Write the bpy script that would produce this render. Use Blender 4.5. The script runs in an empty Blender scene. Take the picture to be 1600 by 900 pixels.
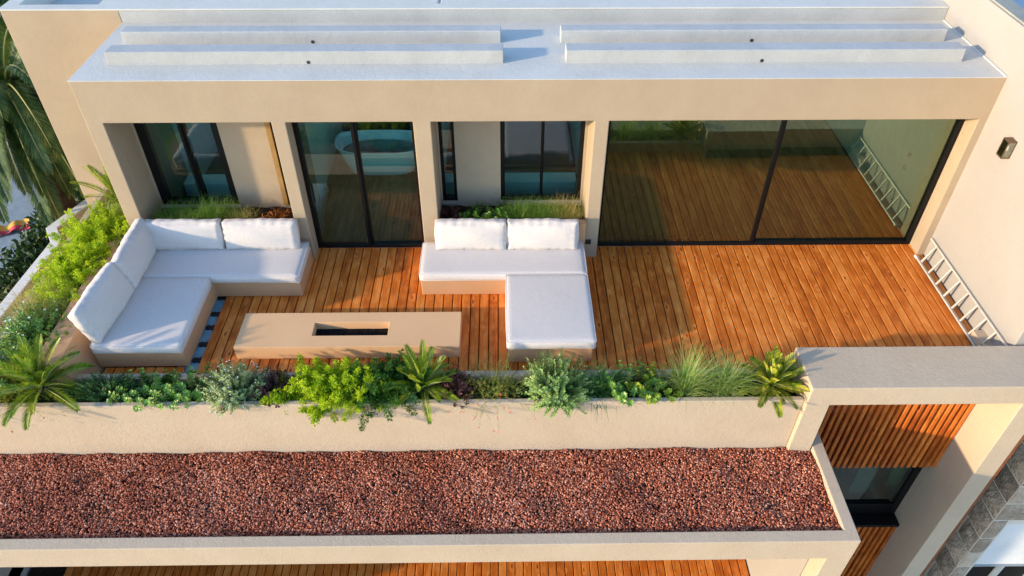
import bpy, bmesh, math, random
import numpy as np
from mathutils import Vector, Matrix

random.seed(7)
rng = np.random.default_rng(11)
scene = bpy.context.scene
R = math.radians

# ------------------------------------------------------------------ camera
F, PITCH, YAW, ROLL = 1171.59, R(41.669), R(0.8117), R(0.1402)
cd = bpy.data.cameras.new('camera')
cam = bpy.data.objects.new('camera', cd)
scene.collection.objects.link(cam)
cd.sensor_width = 36.0
cd.lens = F / 1600 * 36.0
cd.clip_end = 500
fw = Vector((math.sin(YAW) * math.cos(PITCH), math.cos(YAW) * math.cos(PITCH), -math.sin(PITCH)))
rt = Vector((math.cos(YAW), -math.sin(YAW), 0))
up = rt.cross(fw)
r2 = rt * math.cos(ROLL) + up * math.sin(ROLL)
u2 = -rt * math.sin(ROLL) + up * math.cos(ROLL)
cam.matrix_world = Matrix(((r2.x, u2.x, -fw.x, -1.5757), (r2.y, u2.y, -fw.y, -9.9059), (r2.z, u2.z, -fw.z, 8.1103), (0, 0, 0, 1)))
scene.camera = cam

# ------------------------------------------------------------------ light
SUN_EL = R(14.5)
TRAVEL = Vector((0.925, 0.38, 0)).normalized()
sun_from = Vector((-TRAVEL.x * math.cos(SUN_EL), -TRAVEL.y * math.cos(SUN_EL), math.sin(SUN_EL)))
world = bpy.data.worlds.new("World")
scene.world = world
world.use_nodes = True
wn = world.node_tree
bg = wn.nodes['Background']
sky = wn.nodes.new('ShaderNodeTexSky')
sky.sky_type = 'NISHITA'
sky.sun_disc = False
sky.sun_elevation = SUN_EL
sky.sun_rotation = math.atan2(sun_from.x, sun_from.y)
wn.links.new(sky.outputs[0], bg.inputs[0])
sky.ozone_density = 2.6
sky.dust_density = 0.4
bg.inputs[1].default_value = 0.15
sl = bpy.data.lights.new('sun', 'SUN')
sl.energy = 2.0
sl.angle = R(1.5)
sl.color = (1.0, 0.78, 0.50)
so = bpy.data.objects.new('sun', sl)
scene.collection.objects.link(so)
so.rotation_euler = sun_from.to_track_quat('Z', 'Y').to_euler()
scene.view_settings.view_transform = 'Standard'
scene.view_settings.look = 'None'
scene.view_settings.gamma = 1
scene.view_settings.use_curve_mapping = False
scene.view_settings.exposure = 1.70
scene.render.engine = 'CYCLES'
scene.cycles.max_bounces = 8
scene.cycles.transparent_max_bounces = 12
scene.cycles.caustics_reflective = False
scene.cycles.caustics_refractive = False

# ------------------------------------------------------------------ helpers
def link(o):
    scene.collection.objects.link(o)
    return o

def props(o, label=None, cat=None, group=None, kind=None):
    if label: o['label'] = label
    if cat: o['category'] = cat
    if group: o['group'] = group
    if kind: o['kind'] = kind
    return o

def thing(name, loc, label, cat, group=None):
    o = bpy.data.objects.new(name, None)
    o.location = loc
    o.empty_display_size = 0.2
    link(o)
    return props(o, label, cat, group)

def obj(name, me, mat=None, parent=None, loc=None):
    """link a mesh whose vertices are in world coordinates (or local when loc is given)"""
    o = bpy.data.objects.new(name, me)
    link(o)
    if mat is not None and not me.materials:
        for m in (mat if isinstance(mat, (list, tuple)) else [mat]):
            me.materials.append(m)
    if parent is not None:
        o.parent = parent
        off = Vector(loc) if loc is not None else Vector((0, 0, 0))
        p = Vector((0, 0, 0))
        q = parent
        while q is not None:
            p += q.location
            q = q.parent
        o.location = off - p
    elif loc is not None:
        o.location = loc
    return o

def rebase(o, loc):
    """move a world-coordinate mesh's origin to loc"""
    d = Vector(loc)
    o.data.transform(Matrix.Translation(-d))
    o.location = o.location + d
    return o

def boxes_mesh(name, boxes):
    v, f = [], []
    for (x0, x1, y0, y1, z0, z1) in boxes:
        b = len(v)
        v += [(x0, y0, z0), (x1, y0, z0), (x1, y1, z0), (x0, y1, z0), (x0, y0, z1), (x1, y0, z1), (x1, y1, z1), (x0, y1, z1)]
        f += [(b, b+3, b+2, b+1), (b+4, b+5, b+6, b+7), (b, b+1, b+5, b+4), (b+1, b+2, b+6, b+5), (b+2, b+3, b+7, b+6), (b+3, b, b+4, b+7)]
    me = bpy.data.meshes.new(name)
    me.from_pydata(v, [], f)
    return me

def bevel(o, w=0.01, seg=2, ang=40):
    m = o.modifiers.new('bevel', 'BEVEL')
    m.width = w; m.segments = seg; m.limit_method = 'ANGLE'; m.angle_limit = R(ang)
    return o

def box(name, x0, x1, y0, y1, z0, z1, mat, parent=None, bev=0.008):
    o = obj(name, boxes_mesh(name, [(x0, x1, y0, y1, z0, z1)]), mat, parent)
    if bev: bevel(o, bev)
    return o

def grid_solid(name, xs, ys, zs, fill):
    """solid made of grid cells, only the outer faces kept and vertices shared"""
    idx, v, f = {}, [], []
    def vi(i, j, k):
        key = (i, j, k)
        if key not in idx:
            idx[key] = len(v); v.append((xs[i], ys[j], zs[k]))
        return idx[key]
    nx, ny, nz = len(xs)-1, len(ys)-1, len(zs)-1
    def F(i, j, k):
        return 0 <= i < nx and 0 <= j < ny and 0 <= k < nz and fill(i, j, k)
    for i in range(nx):
        for j in range(ny):
            for k in range(nz):
                if not fill(i, j, k): continue
                a = [vi(i+p, j+q, k+r) for r in (0, 1) for q in (0, 1) for p in (0, 1)]
                if not F(i-1, j, k): f.append((a[0], a[4], a[6], a[2]))
                if not F(i+1, j, k): f.append((a[1], a[3], a[7], a[5]))
                if not F(i, j-1, k): f.append((a[0], a[1], a[5], a[4]))
                if not F(i, j+1, k): f.append((a[2], a[6], a[7], a[3]))
                if not F(i, j, k-1): f.append((a[0], a[2], a[3], a[1]))
                if not F(i, j, k+1): f.append((a[4], a[5], a[7], a[6]))
    me = bpy.data.meshes.new(name)
    me.from_pydata(v, [], f)
    return me

def smooth(me):
    me.polygons.foreach_set('use_smooth', [True] * len(me.polygons))
    return me

# ------------------------------------------------------------------ materials
def mat(name):
    m = bpy.data.materials.new(name); m.use_nodes = True
    nt = m.node_tree
    b = nt.nodes['Principled BSDF']
    return m, nt, b

def N(nt, typ, **kw):
    n = nt.nodes.new(typ)
    for k, v in kw.items():
        if k in ('i',):
            for kk, vv in v.items(): n.inputs[kk].default_value = vv
        else: setattr(n, k, v)
    return n

def ramp(nt, stops, interp='LINEAR'):
    n = nt.nodes.new('ShaderNodeValToRGB')
    cr = n.color_ramp; cr.interpolation = interp
    while len(cr.elements) < len(stops): cr.elements.new(0.5)
    for e, (p, c) in zip(cr.elements, stops):
        e.position = p; e.color = (*c, 1)
    return n

def stucco(name, c1, c2, bump=0.35, scale=55, rough=0.9, stain=0.0, stain_col=(0.3, 0.3, 0.3)):
    m, nt, b = mat(name)
    tc = N(nt, 'ShaderNodeTexCoord')
    n1 = N(nt, 'ShaderNodeTexNoise', i={'Scale': 1.3, 'Detail': 6, 'Roughness': 0.62})
    n2 = N(nt, 'ShaderNodeTexNoise', i={'Scale': scale, 'Detail': 5, 'Roughness': 0.65})
    n3 = N(nt, 'ShaderNodeTexNoise', i={'Scale': 9.0, 'Detail': 3})
    for n in (n1, n2, n3): nt.links.new(tc.outputs['Object'], n.inputs['Vector'])
    r = ramp(nt, [(0.32, c1), (0.68, c2)])
    nt.links.new(n1.outputs['Fac'], r.inputs['Fac'])
    col = r.outputs[0]
    mx = N(nt, 'ShaderNodeMix', data_type='RGBA', blend_type='MULTIPLY'); mx.inputs['Factor'].default_value = 0.22
    r2_ = ramp(nt, [(0.3, (0.6, 0.6, 0.6)), (0.65, (1, 1, 1))])
    nt.links.new(n2.outputs['Fac'], r2_.inputs['Fac'])
    nt.links.new(col, mx.inputs['A']); nt.links.new(r2_.outputs[0], mx.inputs['B'])
    col = mx.outputs['Result']
    if stain > 0:
        n4 = N(nt, 'ShaderNodeTexNoise', i={'Scale': 3.2, 'Detail': 8, 'Roughness': 0.75})
        mp = N(nt, 'ShaderNodeMapping'); mp.inputs['Scale'].default_value = (1, 1, 0.35)
        nt.links.new(tc.outputs['Object'], mp.inputs[0]); nt.links.new(mp.outputs[0], n4.inputs['Vector'])
        r4 = ramp(nt, [(0.52, (0, 0, 0)), (0.75, (1, 1, 1))])
        nt.links.new(n4.outputs['Fac'], r4.inputs['Fac'])
        mm = N(nt, 'ShaderNodeMath', operation='MULTIPLY'); mm.inputs[1].default_value = stain
        nt.links.new(r4.outputs[0], mm.inputs[0])
        m2 = N(nt, 'ShaderNodeMix', data_type='RGBA')
        nt.links.new(mm.outputs[0], m2.inputs['Factor']); nt.links.new(col, m2.inputs['A']); m2.inputs['B'].default_value = (*stain_col, 1)
        col = m2.outputs['Result']
    nt.links.new(col, b.inputs['Base Color'])
    b.inputs['Roughness'].default_value = rough
    b.inputs['Specular IOR Level'].default_value = 0.25
    ad = N(nt, 'ShaderNodeMath', operation='ADD')
    ml = N(nt, 'ShaderNodeMath', operation='MULTIPLY'); ml.inputs[1].default_value = 0.8
    nt.links.new(n3.outputs['Fac'], ml.inputs[0]); nt.links.new(ml.outputs[0], ad.inputs[0]); nt.links.new(n2.outputs['Fac'], ad.inputs[1])
    bp = N(nt, 'ShaderNodeBump'); bp.inputs['Strength'].default_value = bump; bp.inputs['Distance'].default_value = 0.012
    nt.links.new(ad.outputs[0], bp.inputs['Height']); nt.links.new(bp.outputs[0], b.inputs['Normal'])
    return m

def simple(name, c, rough=0.5, metal=0.0, spec=0.5, bumpscale=0, bump=0.2, var=0.0):
    m, nt, b = mat(name)
    b.inputs['Base Color'].default_value = (*c, 1)
    b.inputs['Roughness'].default_value = rough; b.inputs['Metallic'].default_value = metal
    b.inputs['Specular IOR Level'].default_value = spec
    tc = N(nt, 'ShaderNodeTexCoord')
    if var > 0:
        n = N(nt, 'ShaderNodeTexNoise', i={'Scale': 6.0, 'Detail': 5})
        nt.links.new(tc.outputs['Object'], n.inputs['Vector'])
        r = ramp(nt, [(0.3, tuple(x * (1 - var) for x in c)), (0.7, tuple(min(1, x * (1 + var)) for x in c))])
        nt.links.new(n.outputs['Fac'], r.inputs[0]); nt.links.new(r.outputs[0], b.inputs['Base Color'])
    if bumpscale:
        n = N(nt, 'ShaderNodeTexNoise', i={'Scale': bumpscale, 'Detail': 4})
        nt.links.new(tc.outputs['Object'], n.inputs['Vector'])
        bp = N(nt, 'ShaderNodeBump'); bp.inputs['Strength'].default_value = bump; bp.inputs['Distance'].default_value = 0.01
        nt.links.new(n.outputs['Fac'], bp.inputs['Height']); nt.links.new(bp.outputs[0], b.inputs['Normal'])
    return m

def wood(name, dark, mid, light, axis='Y', seed=0.0, rough=0.55):
    m, nt, b = mat(name)
    tc = N(nt, 'ShaderNodeTexCoord'); oi = N(nt, 'ShaderNodeObjectInfo')
    mul = N(nt, 'ShaderNodeMath', operation='MULTIPLY'); mul.inputs[1].default_value = 91.7
    nt.links.new(oi.outputs['Random'], mul.inputs[0])
    cmb = N(nt, 'ShaderNodeCombineXYZ')
    for k in (0, 1, 2): nt.links.new(mul.outputs[0], cmb.inputs[k])
    add = N(nt, 'ShaderNodeVectorMath', operation='ADD')
    nt.links.new(tc.outputs['Object'], add.inputs[0]); nt.links.new(cmb.outputs[0], add.inputs[1])
    ai = 'XYZ'.index(axis)
    def mapped(along, across):
        mp = N(nt, 'ShaderNodeMapping')
        s = [across] * 3; s[ai] = along
        mp.inputs['Scale'].default_value = s
        nt.links.new(add.outputs[0], mp.inputs[0]); return mp
    # warp grain around knots
    kn = N(nt, 'ShaderNodeTexVoronoi', feature='F1', i={'Scale': 1.0, 'Randomness': 1.0})
    mk = mapped(2.1, 5.5); nt.links.new(mk.outputs[0], kn.inputs['Vector'])
    kr = ramp(nt, [(0.0, (1, 1, 1)), (0.34, (0, 0, 0))])
    nt.links.new(kn.outputs['Distance'], kr.inputs[0])
    gm = mapped(1.1, 42.0)
    gv = N(nt, 'ShaderNodeVectorMath', operation='ADD')
    ks = N(nt, 'ShaderNodeMath', operation='MULTIPLY'); ks.inputs[1].default_value = 3.0
    nt.links.new(kr.outputs[0], ks.inputs[0])
    nt.links.new(gm.outputs[0], gv.inputs[0])
    kc = N(nt, 'ShaderNodeCombineXYZ')
    for k in range(3): nt.links.new(ks.outputs[0], kc.inputs[k])
    nt.links.new(kc.outputs[0], gv.inputs[1])
    g = N(nt, 'ShaderNodeTexNoise', i={'Scale': 1.0, 'Detail': 5, 'Roughness': 0.6})
    nt.links.new(gv.outputs[0], g.inputs['Vector'])
    blot = N(nt, 'ShaderNodeTexNoise', i={'Scale': 1.0, 'Detail': 4, 'Roughness': 0.6})
    mb = mapped(2.6, 7.0); nt.links.new(mb.outputs[0], blot.inputs['Vector'])
    # factor: grain + blotches + board tone
    a1 = N(nt, 'ShaderNodeMath', operation='MULTIPLY_ADD'); a1.inputs[1].default_value = 0.6
    nt.links.new(g.outputs['Fac'], a1.inputs[0])
    a0 = N(nt, 'ShaderNodeMath', operation='MULTIPLY'); a0.inputs[1].default_value = 0.75
    nt.links.new(blot.outputs['Fac'], a0.inputs[0]); nt.links.new(a0.outputs[0], a1.inputs[2])
    a2 = N(nt, 'ShaderNodeMath', operation='MULTIPLY_ADD'); a2.inputs[1].default_value = 0.24
    nt.links.new(oi.outputs['Random'], a2.inputs[0]); nt.links.new(a1.outputs[0], a2.inputs[2])
    a3 = N(nt, 'ShaderNodeMath', operation='SUBTRACT'); a3.inputs[1].default_value = 0.265
    nt.links.new(a2.outputs[0], a3.inputs[0])
    r = ramp(nt, [(0.22, dark), (0.5, mid), (0.8, light)])
    nt.links.new(a3.outputs[0], r.inputs[0])
    # dark knots with a pale halo
    kd = ramp(nt, [(0.055, (1, 1, 1)), (0.10, (0, 0, 0))])
    nt.links.new(kn.outputs['Distance'], kd.inputs[0])
    kl = ramp(nt, [(0.11, (0, 0, 0)), (0.16, (1, 1, 1)), (0.30, (0, 0, 0))])
    nt.links.new(kn.outputs['Distance'], kl.inputs[0])
    blotch = ramp(nt, [(0.5, (0, 0, 0)), (0.72, (1, 1, 1))])
    nt.links.new(blot.outputs['Fac'], blotch.inputs[0])
    lm = N(nt, 'ShaderNodeMath', operation='MAXIMUM')
    l1 = N(nt, 'ShaderNodeMath', operation='MULTIPLY'); l1.inputs[1].default_value = 0.55
    l2 = N(nt, 'ShaderNodeMath', operation='MULTIPLY'); l2.inputs[1].default_value = 0.22
    hm = N(nt, 'ShaderNodeMath', operation='MULTIPLY'); hr = ramp(nt, [(0.42, (0, 0, 0)), (0.6, (1, 1, 1))]); nt.links.new(g.outputs['Fac'], hr.inputs[0]); nt.links.new(kl.outputs[0], hm.inputs[0]); nt.links.new(hr.outputs[0], hm.inputs[1]); nt.links.new(hm.outputs[0], l1.inputs[0]); nt.links.new(blotch.outputs[0], l2.inputs[0])
    nt.links.new(l1.outputs[0], lm.inputs[0]); nt.links.new(l2.outputs[0], lm.inputs[1])
    m1 = N(nt, 'ShaderNodeMix', data_type='RGBA')
    nt.links.new(lm.outputs[0], m1.inputs['Factor']); nt.links.new(r.outputs[0], m1.inputs['A'])
    m1.inputs['B'].default_value = (*[min(1, c * 1.35 + 0.03) for c in light], 1)
    m2 = N(nt, 'ShaderNodeMix', data_type='RGBA')
    kf = N(nt, 'ShaderNodeMath', operation='MULTIPLY'); kf.inputs[1].default_value = 0.8
    nt.links.new(kd.outputs[0], kf.inputs[0])
    nt.links.new(kf.outputs[0], m2.inputs['Factor']); nt.links.new(m1.outputs['Result'], m2.inputs['A'])
    m2.inputs['B'].default_value = (*[c * 0.35 for c in dark], 1)
    nt.links.new(m2.outputs['Result'], b.inputs['Base Color'])
    b.inputs['Roughness'].default_value = rough
    b.inputs['Specular IOR Level'].default_value = 0.35
    bp = N(nt, 'ShaderNodeBump'); bp.inputs['Strength'].default_value = 0.25; bp.inputs['Distance'].default_value = 0.004
    nt.links.new(g.outputs['Fac'], bp.inputs['Height']); nt.links.new(bp.outputs[0], b.inputs['Normal'])
    return m

def leafmat(name, stops, trans=0.35, rough=0.5, spec=0.3):
    m, nt, b = mat(name)
    geo = N(nt, 'ShaderNodeNewGeometry')
    r = ramp(nt, [(i / max(1, len(stops) - 1), c) for i, c in enumerate(stops)])
    tc = N(nt, 'ShaderNodeTexCoord')
    n = N(nt, 'ShaderNodeTexNoise', i={'Scale': 5.0, 'Detail': 3})
    nt.links.new(tc.outputs['Object'], n.inputs['Vector'])
    mx = N(nt, 'ShaderNodeMath', operation='MULTIPLY_ADD'); mx.inputs[1].default_value = 0.55
    ns = N(nt, 'ShaderNodeMath', operation='MULTIPLY_ADD'); ns.inputs[1].default_value = 1.3; ns.inputs[2].default_value = -0.42
    nt.links.new(n.outputs['Fac'], ns.inputs[0])
    nt.links.new(geo.outputs['Random Per Island'], mx.inputs[0]); nt.links.new(ns.outputs[0], mx.inputs[2])
    nt.links.new(mx.outputs[0], r.inputs[0])
    nt.links.new(r.outputs[0], b.inputs['Base Color'])
    b.inputs['Roughness'].default_value = rough
    b.inputs['Specular IOR Level'].default_value = spec
    tr = N(nt, 'ShaderNodeBsdfTranslucent')
    nt.links.new(r.outputs[0], tr.inputs[0])
    ms = N(nt, 'ShaderNodeMixShader'); ms.inputs[0].default_value = trans
    nt.links.new(b.outputs[0], ms.inputs[1]); nt.links.new(tr.outputs[0], ms.inputs[2])
    nt.links.new(ms.outputs[0], nt.nodes['Material Output'].inputs[0])
    return m

def glassmat(name, tint, refl=0.33, rcol=(0.9, 1.0, 0.92)):
    m, nt, b = mat(name)
    nt.nodes.remove(b)
    t = N(nt, 'ShaderNodeBsdfTransparent'); t.inputs[0].default_value = (*tint, 1)
    g = N(nt, 'ShaderNodeBsdfGlossy'); g.inputs['Roughness'].default_value = 0.0; g.inputs[0].default_value = (*rcol, 1)
    fr = N(nt, 'ShaderNodeFresnel'); fr.inputs[0].default_value = 1.45
    ad = N(nt, 'ShaderNodeMath', operation='ADD', use_clamp=True); ad.inputs[1].default_value = refl
    nt.links.new(fr.outputs[0], ad.inputs[0])
    ms = N(nt, 'ShaderNodeMixShader')
    nt.links.new(ad.outputs[0], ms.inputs[0]); nt.links.new(t.outputs[0], ms.inputs[1]); nt.links.new(g.outputs[0], ms.inputs[2])
    nt.links.new(ms.outputs[0], nt.nodes['Material Output'].inputs[0])
    return m

def fabric(name, c):
    m, nt, b = mat(name)
    tc = N(nt, 'ShaderNodeTexCoord')
    n = N(nt, 'ShaderNodeTexNoise', i={'Scale': 180.0, 'Detail': 2})
    n2 = N(nt, 'ShaderNodeTexNoise', i={'Scale': 4.5, 'Detail': 4, 'Distortion': 0.6})
    n3 = N(nt, 'ShaderNodeTexNoise', i={'Scale': 60.0, 'Detail': 3})
    for q in (n, n2, n3): nt.links.new(tc.outputs['Object'], q.inputs['Vector'])
    r = ramp(nt, [(0.3, tuple(x * 0.84 for x in c)), (0.7, c)])
    nt.links.new(n3.outputs['Fac'], r.inputs[0]); nt.links.new(r.outputs[0], b.inputs['Base Color'])
    b.inputs['Roughness'].default_value = 0.95; b.inputs['Specular IOR Level'].default_value = 0.15
    b.inputs['Sheen Weight'].default_value = 0.15
    b1 = N(nt, 'ShaderNodeBump'); b1.inputs['Strength'].default_value = 0.22; b1.inputs['Distance'].default_value = 0.02
    b2 = N(nt, 'ShaderNodeBump'); b2.inputs['Strength'].default_value = 0.3; b2.inputs['Distance'].default_value = 0.003
    nt.links.new(n2.outputs['Fac'], b1.inputs['Height']); nt.links.new(n.outputs['Fac'], b2.inputs['Height'])
    nt.links.new(b1.outputs[0], b2.inputs['Normal']); nt.links.new(b2.outputs[0], b.inputs['Normal'])
    return m

M = {}
M['cream'] = stucco('cream_render', (0.375, 0.292, 0.205), (0.415, 0.33, 0.232), 0.3, 55, 0.9, 0.15, (0.37, 0.285, 0.19))
M['pale'] = stucco('pale_cream_render', (0.335, 0.312, 0.29), (0.355, 0.332, 0.31), 0.22)
M['rough'] = stucco('coarse_cream_render', (0.475, 0.378, 0.275), (0.515, 0.418, 0.31), 0.45, 34, 0.9, 0.22, (0.44, 0.35, 0.26))
M['white'] = stucco('white_roof_paint', (0.52, 0.51, 0.475), (0.58, 0.57, 0.53), 0.4, 30, 0.8, 0.35, (0.50, 0.49, 0.46))
M['whitedirty'] = stucco('weathered_white_paint', (0.36, 0.375, 0.38), (0.43, 0.44, 0.44), 0.4, 30, 0.85, 0.5, (0.33, 0.33, 0.31))
M['tan'] = stucco('tan_microcement', (0.52, 0.295, 0.15), (0.57, 0.335, 0.18), 0.12, 70, 0.8)
M['table'] = stucco('table_microcement', (0.70, 0.425, 0.225), (0.74, 0.46, 0.25), 0.12, 70, 0.8)
M['pinktan'] = stucco('planter_render', (0.50, 0.36, 0.25), (0.58, 0.43, 0.31), 0.3, 50)
M['greywhite'] = stucco('bluish_white_paint', (0.62, 0.64, 0.66), (0.72, 0.73, 0.74), 0.3, 40)
M['deck'] = wood('deck_wood', (0.28, 0.050, 0.005), (0.56, 0.145, 0.014), (0.74, 0.27, 0.055))
M['slat'] = wood('slat_wood', (0.18, 0.028, 0.003), (0.42, 0.092, 0.008), (0.62, 0.18, 0.025), 'Z')
M['indoor_wood'] = wood('indoor_floor_wood', (0.20, 0.10, 0.04), (0.32, 0.17, 0.065), (0.42, 0.25, 0.11))
M['black'] = simple('black_aluminium', (0.003, 0.003, 0.0035), 0.5, 0.0, 0.25)
M['blackmatt'] = simple('black_plastic', (0.015, 0.015, 0.017), 0.6)
M['alu'] = simple('brushed_aluminium', (0.55, 0.53, 0.49), 0.45, 0.35, 0.5, 60, 0.2, 0.12)
M['bronze'] = simple('bronze_metal', (0.16, 0.10, 0.055), 0.4, 0.6)
M['glass'] = glassmat('coated_glass', (0.55, 0.96, 0.90), 0.08, (0.85, 0.95, 0.95))
M['glassbig'] = glassmat('coated_glass_large', (0.60, 0.84, 0.64), 0.17, (0.84, 1.0, 0.70))
M['lampglass'] = glassmat('lamp_glass', (0.9, 0.9, 0.85), 0.3)
M['fabric'] = fabric('white_linen', (0.625, 0.575, 0.55))
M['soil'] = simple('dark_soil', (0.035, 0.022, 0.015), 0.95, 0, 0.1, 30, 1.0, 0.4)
M['membrane'] = simple('blue_grey_membrane', (0.20, 0.36, 0.44), 0.6, 0, 0.4, 8, 0.3, 0.3)
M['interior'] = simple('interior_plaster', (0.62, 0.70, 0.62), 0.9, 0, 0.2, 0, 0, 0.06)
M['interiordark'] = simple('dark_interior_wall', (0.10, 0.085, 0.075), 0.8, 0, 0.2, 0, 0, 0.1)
M['ochre'] = simple('ochre_jamb', (0.30, 0.18, 0.06), 0.6, 0, 0.3, 40, 0.2, 0.15)
M['tub'] = simple('white_acrylic', (0.85, 0.87, 0.86), 0.2)
M['tubfilm'] = simple('teal_water', (0.08, 0.22, 0.21), 0.15, 0, 0.6, 14, 1.0, 0.5)
M['charcoal'] = simple('lava_rock', (0.008, 0.007, 0.007), 0.9, 0, 0.2, 50, 1.0, 0.3)
M['ground'] = stucco('pale_stone_paving', (0.20, 0.19, 0.17), (0.28, 0.26, 0.23), 0.5, 12)
M['yard'] = simple('bluish_white_yard', (0.24, 0.29, 0.33), 0.8, 0, 0.3, 12, 0.4, 0.1)
M['rust'] = simple('rust_brown_trim', (0.22, 0.07, 0.025), 0.7, 0, 0.3, 60, 0.3, 0.25)
M['blue'] = simple('deep_blue_surface', (0.02, 0.10, 0.22), 0.3, 0, 0.5, 20, 0.5, 0.3)
M['coping'] = stucco('grey_green_coping', (0.24, 0.25, 0.22), (0.33, 0.33, 0.29), 0.5, 30)

# foliage
M['lf_fern'] = leafmat('fern_green', [(0.14, 0.25, 0.01), (0.32, 0.50, 0.015), (0.56, 0.68, 0.025), (0.78, 0.80, 0.05)], 0.45)
M['lf_fern_dark'] = leafmat('fern_dark_green', [(0.02, 0.075, 0.012), (0.05, 0.16, 0.02), (0.12, 0.27, 0.04)], 0.35)
M['lf_silver'] = leafmat('silver_green', [(0.08, 0.17, 0.06), (0.19, 0.30, 0.11), (0.36, 0.45, 0.20), (0.56, 0.60, 0.34)], 0.25)
M['lf_silver2'] = leafmat('grey_green', [(0.06, 0.17, 0.04), (0.16, 0.31, 0.07), (0.32, 0.46, 0.14), (0.50, 0.60, 0.25)], 0.25)
M['lf_dark'] = leafmat('purple_black', [(0.015, 0.006, 0.008), (0.05, 0.018, 0.022), (0.12, 0.045, 0.04)], 0.2, 0.35)
M['lf_bronze'] = leafmat('bronze_purple', [(0.03, 0.01, 0.012), (0.09, 0.03, 0.03), (0.30, 0.12, 0.09)], 0.25, 0.4)
M['lf_pitto'] = leafmat('glossy_mid_green', [(0.03, 0.11, 0.015), (0.08, 0.22, 0.025), (0.20, 0.38, 0.05), (0.38, 0.50, 0.09)], 0.25, 0.35, 0.5)
M['lf_pitto_y'] = leafmat('glossy_yellow_green', [(0.05, 0.15, 0.015), (0.16, 0.30, 0.02), (0.38, 0.48, 0.04), (0.60, 0.58, 0.07)], 0.3, 0.35, 0.5)
M['lf_rose'] = leafmat('rosemary_green', [(0.02, 0.08, 0.025), (0.05, 0.16, 0.045), (0.14, 0.30, 0.08)], 0.3)
M['lf_grass'] = leafmat('feather_grass', [(0.10, 0.22, 0.03), (0.25, 0.40, 0.07), (0.45, 0.52, 0.16), (0.66, 0.60, 0.32)], 0.4)
M['lf_grass_green'] = leafmat('green_grass', [(0.06, 0.18, 0.02), (0.16, 0.34, 0.04), (0.30, 0.46, 0.08), (0.62, 0.60, 0.25)], 0.4)
M['lf_grass_gold'] = leafmat('golden_grass', [(0.16, 0.22, 0.03), (0.42, 0.42, 0.09), (0.66, 0.55, 0.20), (0.80, 0.66, 0.36)], 0.4)
M['lf_spike'] = leafmat('spiky_green', [(0.03, 0.11, 0.03), (0.09, 0.22, 0.05), (0.22, 0.36, 0.10)], 0.3)
M['lf_cycad'] = leafmat('cycad_green', [(0.05, 0.14, 0.008), (0.15, 0.28, 0.015), (0.36, 0.44, 0.03), (0.60, 0.58, 0.08)], 0.3, 0.4, 0.4)
M['lf_fan'] = leafmat('fan_palm_green', [(0.05, 0.12, 0.01), (0.18, 0.28, 0.015), (0.50, 0.50, 0.04), (0.80, 0.56, 0.14)], 0.3, 0.4, 0.4)
M['lf_russ'] = leafmat('orange_green', [(0.07, 0.15, 0.015), (0.22, 0.30, 0.03), (0.45, 0.32, 0.05), (0.55, 0.20, 0.05)], 0.35)
M['lf_yellow'] = leafmat('yellow_green', [(0.10, 0.15, 0.01), (0.32, 0.34, 0.02), (0.62, 0.45, 0.02)], 0.4)
M['lf_palm'] = leafmat('palm_green', [(0.012, 0.04, 0.008), (0.035, 0.09, 0.016), (0.09, 0.15, 0.03), (0.20, 0.21, 0.08)], 0.2, 0.5, 0.4)
M['lf_dry'] = leafmat('dry_frond', [(0.12, 0.06, 0.02), (0.30, 0.17, 0.06), (0.5, 0.33, 0.14)], 0.2)
M['lf_orange'] = leafmat('orange_brown', [(0.10, 0.03, 0.01), (0.35, 0.12, 0.02), (0.55, 0.25, 0.05)], 0.3)
M['lf_hedge'] = leafmat('dark_hedge', [(0.01, 0.03, 0.008), (0.03, 0.07, 0.015), (0.06, 0.12, 0.03)], 0.2)
M['lf_succ'] = leafmat('glaucous_green', [(0.16, 0.32, 0.22), (0.26, 0.42, 0.30), (0.36, 0.52, 0.38)], 0.1, 0.5)
M['stem'] = simple('brown_stem', (0.11, 0.07, 0.03), 0.8)
M['greenstem'] = simple('green_stem', (0.16, 0.22, 0.05), 0.7)
M['rachis'] = simple('pale_green_rachis', (0.38, 0.40, 0.14), 0.5)
M['redfl'] = simple('coral_flower', (0.75, 0.13, 0.07), 0.6)
M['whitefl'] = simple('white_flower', (0.80, 0.80, 0.76), 0.7)
M['trunk'] = simple('palm_trunk', (0.05, 0.032, 0.02), 0.9, 0, 0.2, 20, 1.0, 0.4)

# gravel
def gravelmat():
    m, nt, b = mat('lava_gravel')
    geo = N(nt, 'ShaderNodeNewGeometry'); tc = N(nt, 'ShaderNodeTexCoord')
    r = ramp(nt, [(0.0, (0.12, 0.024, 0.014)), (0.3, (0.27, 0.066, 0.032)), (0.6, (0.44, 0.135, 0.072)), (0.85, (0.56, 0.22, 0.13)), (1.0, (0.62, 0.32, 0.22))])
    n = N(nt, 'ShaderNodeTexNoise', i={'Scale': 0.8, 'Detail': 5, 'Roughness': 0.65})
    nt.links.new(tc.outputs['Object'], n.inputs['Vector'])
    s = N(nt, 'ShaderNodeMath', operation='MULTIPLY_ADD'); s.inputs[1].default_value = 0.9; s.inputs[2].default_value = -0.45
    nt.links.new(n.outputs['Fac'], s.inputs[0])
    a = N(nt, 'ShaderNodeMath', operation='ADD', use_clamp=True)
    nt.links.new(geo.outputs['Random Per Island'], a.inputs[0]); nt.links.new(s.outputs[0], a.inputs[1])
    nt.links.new(a.outputs[0], r.inputs[0]); nt.links.new(r.outputs[0], b.inputs['Base Color'])
    b.inputs['Roughness'].default_value = 0.75; b.inputs['Specular IOR Level'].default_value = 0.3
    return m
M['gravel'] = gravelmat()

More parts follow.
